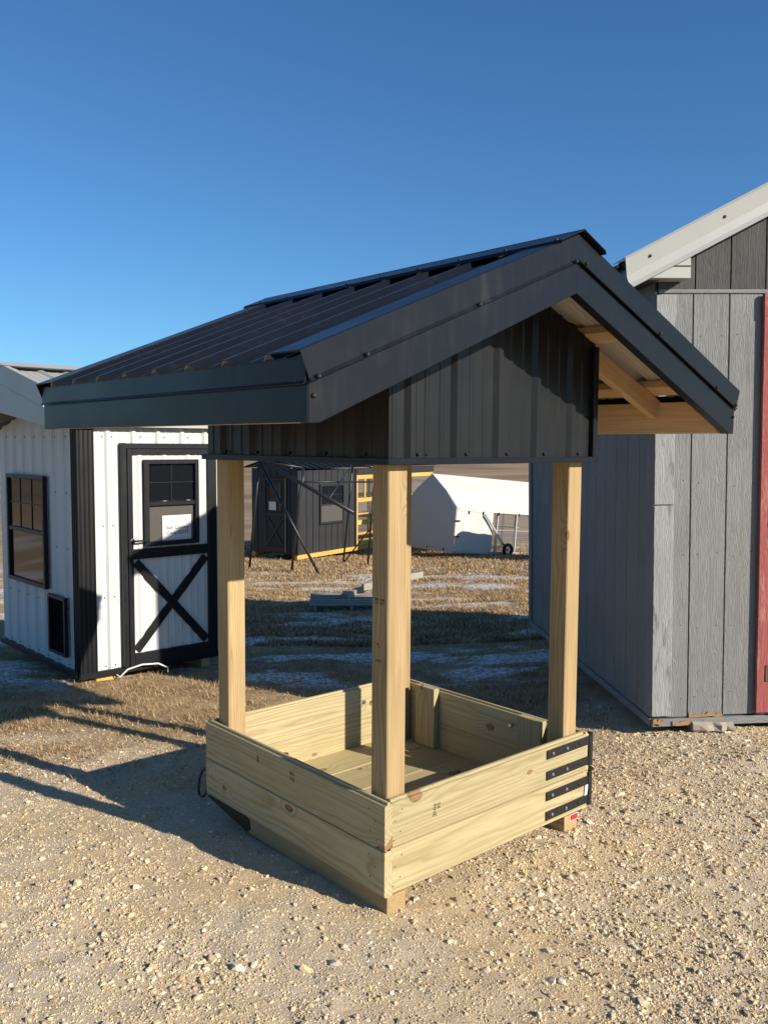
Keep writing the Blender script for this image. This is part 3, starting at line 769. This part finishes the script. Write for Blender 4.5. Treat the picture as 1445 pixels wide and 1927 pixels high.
# door with frame
board('door_trim', sh, (.612+.045, -.030, 1.275), ZX, UX, 2.45, .09, .022, M['red'], .004)
board('door_trim', sh, (2.50, -.030, 1.275), ZX, UX, 2.45, .09, .022, M['red'], .004)
board('door_trim', sh, (1.578, -.030, 2.28), UX, ZX, 1.745, .20, .0215, M['red'], .004)
board('door_cap', sh, (.612+.045, -.0325, 2.44), UX, ZX, .095, .13, .026, M['red'], .004)
for i in range(9):
    board('door_plank', sh, (.71+.194*(i+.5), -.028, 1.10), ZX, UX, 2.12, .188, .02, M['red'], .003)
for z in (1.21, .29):
    h = board('door_hinge', sh, (.692, -.0445, z), ZX, UX, .10, .034, .005, M['rust'], .001)
    board('hinge_pin', h, (0, -.022, .003), UX, VX, .10, .012, .010, M['rust'], .002)
    for dz in (-.032, 0, .032): screw(h, (dz, .004, .0025), (0, 0, 1), M['hinge'], .005, .003, 6)
    board('hinge_leaf', sh, (.738, -.0415, z), ZX, UX, .10, .045, .005, M['rust'], .001)
# roof
SLS = .51
def zs_(x): return 2.660+SLS*(min(x, SW_-x)+.22)
for s in (-1, 1):
    xm = SW_/2; xe = -.24 if s < 0 else SW_+.24
    dirv = Vector((xe-xm, 0, zs_(xe)-zs_(xm))); L = dirv.length
    xv = VX if VX.cross(dirv).z > 0 else -VX; y0r = -.16 if xv == VX else SDp+.16
    pr = rib_profile(0, SDp+.32, .2286, .019, .1); V = []; F = []
    for x, d in pr: V += [(x, 0, d), (x, L, d), (x, 0, d-.004), (x, L, d-.004)]
    for i in range(len(pr)-1):
        a, b = 4*i, 4*i+4; F += [(a, a+1, b+1, b), (a+2, b+2, b+3, a+3), (a+1, a+3, b+3, b+1), (a, b, b+2, a+2)]
    add('roof_sheet', fix(mesh_from('roof_sheet', V, F, (M['charcoal'],))), sh, None, basis((xm, y0r, zs_(xm)), xv, dirv))
    for yf, sg in ((-.13, 1), (SDp+.13, -1)):
        prof = [(.16, .035), (-.035, .035), (-.045, .020), (-.020, -.075), (-.022, -.125), (-.034, -.150), (-.030, -.153), (-.016, -.128), (-.014, -.075), (-.035, .015), (.16, .030)]
        A = []; B = []
        for q, n_ in prof:
            A.append((xm, yf+sg*q, zs_(xm)+n_)); 
            ue = xe+s*(.012-.10*max(0., -n_)*2.2)*1.
            B.append((ue, yf+sg*q, zs_(ue)+n_))
        V, F = loft([A, B]); tr = add('rake_trim', fix(mesh_from('rake_trim', V, F, (M['silver'],))), sh)
        for q in (.26, 1.1): screw(tr, (xe-s*q*.5, yf-sg*.03, zs_(xe-s*q*.5)-.03), (0, -sg, .3), M['darkscrew'], .010, .008)
    # boxed eave return
    xa, xb = (-.18, .137) if s < 0 else (SW_-.137, SW_+.18)
    q = [(xa, 2.572), (xb, 2.572), (xb, 2.705 if s < 0 else 2.600), (xa, 2.600 if s < 0 else 2.705)]
    prism('eave_return', sh, q, -.128, SDp+.128 if False else -.012, M['silver'], None, .002)
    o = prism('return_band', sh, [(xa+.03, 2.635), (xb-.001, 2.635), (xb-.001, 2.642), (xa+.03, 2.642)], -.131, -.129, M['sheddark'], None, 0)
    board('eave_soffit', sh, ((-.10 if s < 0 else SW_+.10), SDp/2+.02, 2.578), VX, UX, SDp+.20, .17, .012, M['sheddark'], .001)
    board('eave_fascia', sh, ((-.195 if s < 0 else SW_+.195), SDp/2, 2.628), VX, ZX, SDp+.24, .11, .018, M['roof'], .001)
    # torn roof edge at the corner
    if s < 0:
        pts = [(-.262, 2.64), (-.235, 2.595), (-.205, 2.54), (-.19, 2.57), (-.18, 2.64), (-.20, 2.685), (-.245, 2.675)]
        prism('torn_flashing', sh, pts, -.150, -.147, M['charcoal'], None, 0)
prism('ridge_cap', sh, [(SW_/2-.16, zs_(SW_/2-.16)+.04), (SW_/2, zs_(SW_/2)+.045), (SW_/2+.16, zs_(SW_/2+.16)+.04), (SW_/2, zs_(SW_/2)+.037)], -.18, SDp+.18, M['charcoal'], None, 0)
# what the shed rests on: a rotten log chunk
pc = sh.matrix_basis @ Vector((.33, -.01, -.02)); gzz = gz(pc.x, pc.y)
rs = random.Random(4); rings = []
for i in range(7):
    t_ = i/6; r_ = .045+.012*rs.random()
    rings.append([(pc.x-.10+.24*t_, pc.y+r_*1.3*math.cos(a)*(.8+.3*rs.random()), gzz+.034+min(r_*math.sin(a)*(.8+.3*rs.random()), .030)) for a in [j*2*math.pi/9 for j in range(9)]])
V, F = loft(rings); lg = add('log_chunk', fix(mesh_from('log_chunk', V, F, (M['oldwood'],))))
lg['label'] = 'short weathered log chunk holding up the grey shed'; lg['category'] = 'log'

# ------------------------------------------------------------ dark coop with run
DZ = -1.1; DA = R(56)
dk = thing('coop_with_run', 'dark charcoal coop with a yellow timber run beside it', 'coop', (-2.15, 21.644, DZ), DA)
CH, CS = M['charcoal'], M['charcoalseam']
DL, DW = 2.45, 1.52
for i in range(9):
    x0 = .08+(DL-.12)*i/9; x1 = .08+(DL-.12)*(i+1)/9
    board('wall_panel', dk, ((x0+x1)/2, 0, 1.06), ZX, UX, 2.12, x1-x0-.022, .03, CH, .004)
for i in range(7):
    y0 = DW*i/7; y1 = DW*(i+1)/7; zt_ = 2.12+.28*min((y0+y1)/2, DW-(y0+y1)/2)
    board('wall_panel', dk, (0.0, (y0+y1)/2, zt_/2), ZX, VX, zt_, y1-y0-.022, .03, CH, .004)
board('wall_core', dk, (DL/2, DW/2, 1.06), UX, VX, DL-.02, DW-.02, 2.1, CS, .003)
board('corner_trim', dk, (0.025, -.010, 1.06), ZX, UX, 2.12, .09, .045, CS, .003)
board('corner_trim', dk, (DL, -.010, 1.06), ZX, UX, 2.12, .06, .045, CS, .003)
# side window (faces -y)
window(dk, .84, 1.88, .71, 1.74, -.016, 3, 2, CS, M['screen'], .05, depth=.05)
# front door on the x=0 face: local frame x' = -v
fM = basis((0, DW, 0), -VX, UX)
def fpart(o): o.matrix_basis = fM @ o.matrix_basis; return o
fpart(xdoor(dk, DW-1.05, DW-.34, .05, 1.92, -.016, CH, CS, 1.0, None, fr=.06, pitch=.4))
wdk = fpart(window(dk, DW-.92, DW-.49, 1.09, 1.81, -.046, 2, 2, CS, M['glass'], .03, depth=.04))
board('price_sheet', wdk, (DW-.745, -.088, 1.21), UX, ZX, .23, .21, .001, M['paper'], .0002)
# roofs
RL = 6.55
for s in (-1, 1):
    cy = DW/2; y1 = cy+s*(DW/2+.12); z0r, z1r = 2.42, 2.42-.28*(DW/2+.12)
    dirv = Vector((0, y1-cy, z1r-z0r)); L = dirv.length; xv = UX if s > 0 else -UX
    pr = rib_profile(0, RL+.25, .3, .03, .1); V = []; F = []
    for x, d in pr: V += [(x, 0, d), (x, L, d), (x, 0, d-.02), (x, L, d-.02)]
    for i in range(len(pr)-1):
        a, b = 4*i, 4*i+4; F += [(a, a+1, b+1, b), (a+2, b+2, b+3, a+3), (a+1, a+3, b+3, b+1), (a, b, b+2, a+2)]
    add('roof_sheet', fix(mesh_from('roof_sheet', V, F, (M['roof'],))), dk, None, basis((-.2 if s > 0 else RL+.05, cy, z0r), xv, dirv))
YW = M['yellow']
board('skid', dk, (RL/2, .05, -.06), UX, ZX, RL, .12, .09, YW, .004); board('skid', dk, (RL/2, DW-.05, -.06), UX, ZX, RL, .12, .09, YW, .004)
for y in (.045, DW-.045):
    for z, h in ((1.89, .13), (1.25, .11), (.63, .12), (.06, .10)): board('run_rail', dk, ((DL+RL)/2+.04, y, z), UX, ZX, RL-DL-.06, h, .04, YW, .003)
    for x in (DL+.09, 3.85, 5.2, RL-.045): board('run_post', dk, (x, y, 1.0), ZX, UX, 2.0, .089, .07, YW, .003)
    for x in (2.95, 3.35): board('run_baluster', dk, (x, y+.0, 1.58), ZX, UX, .52, .06, .03, YW, .003)
board('run_header', dk, ((DL+RL)/2+.04, -.005, 2.04), UX, ZX, RL-DL-.06, .17, .04, CH, .003)
board('nest_boards', dk, ((DL+3.85)/2+.05, DW-.09, .93), UX, ZX, 3.85-DL-.1, .48, .03, TW, .003)
add('wire_net', mesh_from('wire_net', [(DL+.1, .07, .1), (RL-.08, .07, .1), (RL-.08, .07, 1.85), (DL+.1, .07, 1.85)], [(0, 1, 2, 3)], (M['wire'],)), dk)

# ------------------------------------------------------------ hoop coop with white cover
TA = math.atan2(.6, .8)
tl = Vector((1.75, 21.9, 0)); tdir = Vector((.8, .6, 0)); tn = Vector((-.6, .8, 0)); TLn, TWd = 4.6, 2.05
z00 = -1.05
slope_t = -.085
tent = thing('hoop_coop', 'white tarp covered mobile coop with open wire run', 'coop', (tl.x, tl.y, z00), TA)
tent.rotation_euler = (0, math.atan(-slope_t), TA)
def tring(x, w=1.0, extra=0.):
    # gable with a gambrel-like bend: from eave (near side) over ridge to far eave
    e, sh_, rd = 1.16, 1.56, 1.98
    return [(x, -.03, e), (x, TWd*.20, sh_), (x, TWd*.5, rd), (x, TWd*.80, sh_), (x, TWd+.03, e)]
top = [tring(x) for x in (0, TLn*.33, TLn*.66, TLn-.35)]+[[(TLn, p[1]*.8+.2, p[2]-.22) for p in tring(TLn)]]
V = [p for r_ in top for p in r_]; V2 = [(p[0], p[1]*1.0, p[2]-.012) for p in V]; F = []
nn = 5
for i in range(len(top)-1):
    for j in range(nn-1): a = i*nn+j; F += [(a, a+nn, a+nn+1, a+1)]
off_ = len(V); F2 = [tuple(off_+k for k in f[::-1]) for f in F]
add('roof_cover', mesh_from('roof_cover', V+V2, F+F2, (M['tarp'],)), tent)
# gable cover (faces -x), one sheet with soft wrinkles
gp = [(0., 0.04), (TWd, .04), (TWd, 1.16), (TWd*.8, 1.56), (TWd*.5, 1.98), (TWd*.2, 1.56), (0., 1.16)]
prism('gable_cover', tent, [(p[0], p[1]) for p in gp], -.0, .012, M['tarp'], basis((0, 0, 0), VX, -UX), 0)
# near side panel over the first third, with a wrinkled surface
nxp, nzp = 14, 10; V = []; F = []
for i in range(nxp+1):
    for j in range(nzp+1):
        x = 1.28*i/nxp; z = .05+1.11*j/nzp
        V.append((x, -.028+.018*math.sin(x*9+z*2)*(1-abs(2*j/nzp-1)), z))
for i in range(nxp):
    for j in range(nzp): a = i*(nzp+1)+j; F.append((a, a+nzp+1, a+nzp+2, a+1))
add('side_cover', mesh_from('side_cover', V, F, (M['tarp'],), smooth=True), tent)
board('valance', tent, (TLn/2-.1, -.036, 1.12), UX, ZX, TLn-.3, .10, .008, M['tarp'], .001)
for x in (.4, .9, 1.45, 2.2, 3.0): board('bungee', tent, (x, -.05, 1.05), ZX, UX, .08, .035, .02, M['rubber'], .003)
for z in (.82, .42): board('bungee', tent, (.02, -.05, z), UX, ZX, .18, .035, .02, M['rubber'], .003)
for y in (.35, 1.0): board('bungee', tent, (-.03, y, .05), ZX, VX, .07, .035, .02, M['rubber'], .003)
GV = M['galv']
for x in (1.45, 2.15, 2.9, 3.7, TLn-.4):
    board('frame_post', tent, (x, -.015, .58), ZX, UX, 1.14, .045, .04, GV, .003); board('frame_post', tent, (x, TWd-.01, .58), ZX, UX, 1.14, .045, .04, GV, .003)
for y in (-.015, TWd-.01):
    board('base_rail', tent, (TLn/2, y, .025), UX, ZX, TLn, .06, .05, GV, .003)
    board('mid_rail', tent, (1.30+(TLn-1.3)/2, y+.025, .62), UX, ZX, TLn-1.7, .025, .02, M['oldwood'], .002)
board('base_rail', tent, (-.015, TWd/2, .025), VX, ZX, TWd, .06, .05, GV, .003)
add('wire_net', mesh_from('wire_net', [(1.3, .02, .05), (TLn-.4, .02, .05), (TLn-.4, .02, 1.12), (1.3, .02, 1.12)], [(0, 1, 2, 3)], (M['wire'],)), tent)
# wheel on its lever
def wheel(parent, c):
    rings = []
    for rr, yy in ((.105, -.03), (.125, -.045), (.16, -.045), (.178, -.02), (.178, .02), (.16, .045), (.125, .045), (.105, .03)):
        rings.append([(rr*math.cos(a), yy, rr*math.sin(a)) for a in [k*2*math.pi/28 for k in range(28)]])
    rings.append(rings[0]); V, F = loft(rings, True, False)
    w = add('wheel', fix(mesh_from('wheel', V, F, (M['rubber'],), smooth=True)), parent, None, None, c)
    for k in range(5):
        a = k*2*math.pi/5; beam('spoke', w, (.02*math.cos(a), 0, .02*math.sin(a)), (.112*math.cos(a), 0, .112*math.sin(a)), .03, .02, GV)
    screw(w, (0, -.022, 0), (0, -1, 0), GV, .03, .03, 12, 'hub')
    return w
wheel(tent, (1.72, -.20, .125))
beam('wheel_lever', tent, (.92, -.10, 1.02), (1.76, -.13, .12), .05, .04, GV)
beam('wheel_arm', tent, (1.35, -.09, .04), (1.36, -.10, .62), .05, .04, GV)

# ------------------------------------------------------------ black tube frame in front of the dark coop
def on_pix(px, py, y):
    """point seen at photograph pixel (px,py) at distance y: used to lay the tubes out at their own depths"""
    k = fw+(px-W0/2)/FPX*r2-(py-H0/2)/FPX*u2
    return Vector((0, 0, 1.6685))+k*(y/k.y)
tf = thing('tube_frame', 'black leaning tube frame with splayed legs beside the charcoal coop', 'frame', (-2.0, 18.3, -1.02))
TO = Vector((-2.0, 18.3, -1.02)); FB = M['frameblk']
def tub(name, a, b, r=.028): 
    return tube(name, tf, [a-TO, b-TO], r, FB, 8)
def foot(px, py):
    lo, hi = 8., 30.
    for _ in range(40):
        m_ = (lo+hi)/2; P = on_pix(px, py, m_)
        if P.z > gz(P.x, P.y): lo = m_
        else: hi = m_
    return on_pix(px, py, (lo+hi)/2)
fA = foot(469.7, 1070); fB = foot(548.8, 1077); fC = foot(600.5, 1081); fD = foot(646, 1060); fE = foot(692, 1065)
apA = on_pix(488, 868, 18.4); apB = on_pix(570, 880, 18.4); apC = on_pix(664, 872, 20.2); apD = on_pix(706, 880, 20.0)
tub('leg', fA, apA); tub('leg', fC, apA); 
tube('leg', tf, [fB-TO, on_pix(564, 930, 18.25)-TO, on_pix(570, 905, 18.3)-TO, apB-TO], .028, FB, 8)
tub('leg', fD, apC, .022); tub('leg', fE, apD, .022); tub('brace', fD, on_pix(699, 992, 20.0), .018)
tub('brace', on_pix(621, 936, 17.8), apC, .016); tub('brace', on_pix(670, 872, 20.1), apD, .024)
tub('top_beam', on_pix(492, 867, 18.4), on_pix(665.5, 965.6, 17.0), .042); tub('cross_bar', on_pix(574, 907, 18.3), on_pix(702, 907, 19.9), .020)
tub('top_rail', apA, apB, .025); tub('top_rail', apC, apD, .025)

# ------------------------------------------------------------ pallet and loose lumber
pal = thing('pallet', 'weathered grey wooden pallet lying on the shaded grass', 'pallet', (-1.0, 11.85, gz(-.5, 12.3)+.006), R(3))
OW = M['oldwood']
for x in (.06, .56, 1.06): board('stringer', pal, (x, .50, .055), VX, ZX, 1.0, .09, .045, OW, .004)
for y in (.06, .50, .94): board('bottom_slat', pal, (.56, y, .004), UX, VX, 1.16, .09, .016, OW, .002)
for i in range(6): board('slat', pal, (.56, .05+.18*i, .110), UX, VX, 1.16+.01*(i % 3), .095, .02, OW, .002)
def plank_thing(label, a, b, w, t):
    a = Vector(a); b = Vector(b); o = board('loose_plank', None, (a+b)/2, b-a, (0, 0, 1), (b-a).length, w, t, OW, .003)
    o['label'] = label; o['category'] = 'plank'; o['group'] = 'loose planks on the pallet'
pz = gz(-.5, 12.8)+.12
plank_thing('thick weathered plank leaning across the top of the pallet', (-.55, 12.35, pz+.05), (.02, 14.0, pz+.11), .10, .09)
plank_thing('long weathered plank sticking out past the far end of the pallet', (-.30, 12.6, pz+.16), (.62, 13.9, pz+.16), .10, .04)

# ------------------------------------------------------------ unseen bale added behind the grey shed (it shades the hoop coop's foot)
P0 = Vector((5.6, 19.2)); bzz = gz(5.6, 19.2)
hs = thing('added_shade_bale', 'unseen round tan bale added behind the grey shed to cast shade', 'added shade bale', (4.6, 20.75, gz(4.6, 20.75)), R(20))
rings = []; rs = random.Random(3)
for x in np.linspace(-.75, .75, 9):
    rings.append([(x, .85*(.98+.03*rs.random())*math.cos(a), .83+.85*(.98+.03*rs.random())*math.sin(a)) for a in [k*2*math.pi/26 for k in range(26)]])
V, F = loft(rings); add('shade_bale_roll', fix(mesh_from('shade_bale_roll', V, F, (flat('hay', (.33, .24, .11), .95, 0, .1),))), hs)
tube('net_band', hs, [(0.4, .873*math.cos(a), .83+.873*math.sin(a)) for a in [k*2*math.pi/26 for k in range(26)]], .006, M['cord'], 6, True)

# ------------------------------------------------------------ gravel and grass
def stones(n, region, smin, smax, power, seed, ico=True, dmin=.25):
    rs = np.random.RandomState(seed)
    if ico:
        p = (1+5**.5)/2
        B = np.array([(-1, p, 0), (1, p, 0), (-1, -p, 0), (1, -p, 0), (0, -1, p), (0, 1, p), (0, -1, -p), (0, 1, -p), (p, 0, -1), (p, 0, 1), (-p, 0, -1), (-p, 0, 1)], float)/1.9
        T = np.array([(0, 11, 5), (0, 5, 1), (0, 1, 7), (0, 7, 10), (0, 10, 11), (1, 5, 9), (5, 11, 4), (11, 10, 2), (10, 7, 6), (7, 1, 8), (3, 9, 4), (3, 4, 2), (3, 2, 6), (3, 6, 8), (3, 8, 9), (4, 9, 5), (2, 4, 11), (6, 2, 10), (8, 6, 7), (9, 8, 1)])
    else:
        B = np.array([(1, -.5, -.5), (-1, -.55, -.5), (.05, 1.1, -.5), (.1, .0, 1.15)], float)     # small angular grit
        T = np.array([(0, 2, 3), (2, 1, 3), (1, 0, 3), (0, 1, 2)])
    x0, x1, y0, y1 = region
    X = rs.uniform(x0, x1, n); u = rs.rand(n); Y = y0+(y1-y0)*u**1.5
    keep = rs.rand(n) > grass_mask(X, Y)*.93
    dens = fbm(X*1.6+9, Y*1.6, 3, 77); keep &= rs.rand(n) < np.clip((dens-.30)*3.4+np.clip((X-.0)*.9, -.25, .9), dmin, 1)
    # keep clear of the feeder box and shed
    du = (X-FO.x)*math.cos(FYAW)+(Y-FO.y)*math.sin(FYAW); dv = -(X-FO.x)*math.sin(FYAW)+(Y-FO.y)*math.cos(FYAW)
    keep &= ~(((du > 0.005) & (du < .115) | (du > 1.03) & (du < 1.14)) & (dv > -.012) & (dv < 1.22))
    keep &= ~((X > 1.55) & (Y > 5.15))
    X, Y = X[keep], Y[keep]; n = len(X)
    s = smin*(1-rs.rand(n)*(1-(smin/smax)**power))**(-1/power)
    s = np.minimum(s, smax)
    V = B[None]*(1+rs.uniform(-.42, .42, (n, len(B), 1)))
    V = V*np.stack([s*rs.uniform(.7, 1.35, n), s*rs.uniform(.7, 1.2, n), s*rs.uniform(.45, .85, n)], -1)[:, None]
    a = rs.rand(n)*6.283; ca, sa = np.cos(a)[:, None], np.sin(a)[:, None]
    Vx = V[..., 0]*ca-V[..., 1]*sa; Vy = V[..., 0]*sa+V[..., 1]*ca
    tl_ = rs.uniform(-.5, .5, n)[:, None]; Vz = V[..., 2]+Vx*tl_*.5
    Z = Gn(X, Y)+s*.20-.0005
    P = np.stack([Vx+X[:, None], Vy+Y[:, None], Vz+Z[:, None]], -1).reshape(-1, 3)
    F = (T[None]+(np.arange(n)*len(B))[:, None, None]).reshape(-1, 3)
    base = np.array([(.66, .52, .32), (.57, .435, .25), (.72, .60, .40), (.50, .42, .31), (.63, .47, .255), (.64, .56, .43), (.40, .31, .205)])
    c = base[rs.randint(0, len(base), n)]*rs.uniform(.75, 1.12, (n, 1)); c = np.c_[c, np.ones(n)]
    return P, F, np.repeat(c, len(B), 0)
def stone_mat():
    t = NT('crushed_limestone'); p = t.pos(); n = t.noise(p, 160., 3, .6); f = t.math('MULTIPLY_ADD', n, .6, .7)
    c = t.mix(1., t.attr('Col', 'Color'), t.xyz(f, f, f), 'MULTIPLY'); t.bump(n, .5, .003)
    return t.out(c, .92, spec=.15)
sm = stone_mat()
A = stones(66000, (-2.5, 3.0, 2.25, 5.9), .0034, .0130, 2.2, 5, True, .22)
B_ = stones(330000, (-2.4, 2.6, 2.25, 5.3), .0024, .0052, 1.6, 9, False, .45)
C_ = stones(1000, (-2.4, 2.6, 2.3, 5.0), .009, .019, 2.4, 15)
Vv = np.concatenate([A[0], B_[0], C_[0]]); Ff = np.concatenate([A[1], B_[1]+len(A[0]), C_[1]+len(A[0])+len(B_[0])]); Cc = np.concatenate([A[2], B_[2], C_[2]])
go = add('gravel', np_mesh('gravel', Vv, Ff, sm, {'Col': ('FLOAT_COLOR', Cc)})); go['kind'] = 'stuff'; go['label'] = 'loose tan crushed limestone gravel'; go['category'] = 'gravel'
def grass(n, xr, yr, lmin, lmax, wid, seed, thin=1., lowg=.15, lean0=.55):
    rs = np.random.RandomState(seed)
    Y = yr[0]+(yr[1]-yr[0])*rs.rand(n)**1.3; X = xr(Y)[0]+(xr(Y)[1]-xr(Y)[0])*rs.rand(n)
    gmk = grass_mask(X, Y); keep = rs.rand(n) < np.clip(gmk, lowg*(Y > 4.3), 1)*thin
    keep &= rs.rand(n) > .93*snow_mask(X, Y)
    tuft = fbm(X*4, Y*4, 3, 51); keep &= rs.rand(n) < np.clip((tuft-.2)*3, .25, 1)
    c, s_ = math.cos(CA), math.sin(CA); lx = (X-CP.x)*c+(Y-CP.y)*s_; ly = -(X-CP.x)*s_+(Y-CP.y)*c
    keep &= ~((lx > 0) & (lx < CW) & (ly > 0) & (ly < CD)); keep &= ~((X > 1.45) & (Y > 5.0) & (Y < 8.2))
    du = (X-FO.x)*math.cos(FYAW)+(Y-FO.y)*math.sin(FYAW); dv = -(X-FO.x)*math.sin(FYAW)+(Y-FO.y)*math.cos(FYAW)
    keep &= ~((du > -.02) & (du < 1.23) & (dv > -.03) & (dv < 1.24))
    X, Y = X[keep], Y[keep]; n = len(X); Z = Gn(X, Y)-.003
    L = rs.uniform(lmin, lmax, n)*(.6+.8*np.clip(tuft[keep], .2, .8)); a = rs.rand(n)*6.283; lean = rs.uniform(lean0, 1.5, n)
    dx, dy, dz = np.cos(a)*np.sin(lean), np.sin(a)*np.sin(lean), np.cos(lean)
    wx, wy = -np.sin(a)*wid, np.cos(a)*wid
    k1 = .55
    p0 = np.stack([X-wx, Y-wy, Z], -1); p1 = np.stack([X+wx, Y+wy, Z], -1)
    m0 = np.stack([X+dx*L*k1-wx*.7, Y+dy*L*k1-wy*.7, Z+dz*L*k1+L*.08], -1); m1 = np.stack([X+dx*L*k1+wx*.7, Y+dy*L*k1+wy*.7, Z+dz*L*k1+L*.08], -1)
    t0 = np.stack([X+dx*L, Y+dy*L, Z+np.maximum(dz*L-.02*L, .004)], -1)
    P = np.stack([p0, p1, m1, m0, t0], 1).reshape(-1, 3)
    b = (np.arange(n)*5)[:, None]
    F = np.concatenate([b+np.array([[0, 1, 2]]), b+np.array([[0, 2, 3]]), b+np.array([[3, 2, 4]])])
    base = np.array([(.44, .305, .15), (.33, .21, .10), (.54, .40, .215), (.21, .13, .07), (.42, .31, .19)])
    col = base[rs.randint(0, 5, n)]*rs.uniform(.75, 1.1, (n, 1))
    col = np.c_[col, np.ones(n)]
    return P, F, np.repeat(col, 5, 0)
def grass_mat():
    t = NT('dead_grass'); t.b.inputs['Roughness'].default_value = .8; t.b.inputs['Specular IOR Level'].default_value = .15
    t.link(t.attr('Col', 'Color'), t.b.inputs['Base Color']); return t.m
parts = [grass(150000, lambda Y: (-.50*Y-.3, .30*Y+.3), (4.3, 9.0), .02, .065, .0021, 61, 1., .08, .75),
         grass(110000, lambda Y: (-.20*Y, .21*Y), (9.0, 16.0), .03, .085, .0042, 62),
         grass(70000, lambda Y: (-.19*Y, .20*Y), (16.0, 28.0), .04, .11, .0075, 63)]
o_ = 0; Vs, Fs, Cs = [], [], []
for p_, f_, c_ in parts: Vs.append(p_); Fs.append(f_+o_); Cs.append(c_); o_ += len(p_)
gr = add('dead_grass', np_mesh('dead_grass', np.concatenate(Vs), np.concatenate(Fs), grass_mat(), {'Col': ('FLOAT_COLOR', np.concatenate(Cs))}))
gr['kind'] = 'stuff'; gr['label'] = 'matted tan winter grass behind the gravel'; gr['category'] = 'grass'
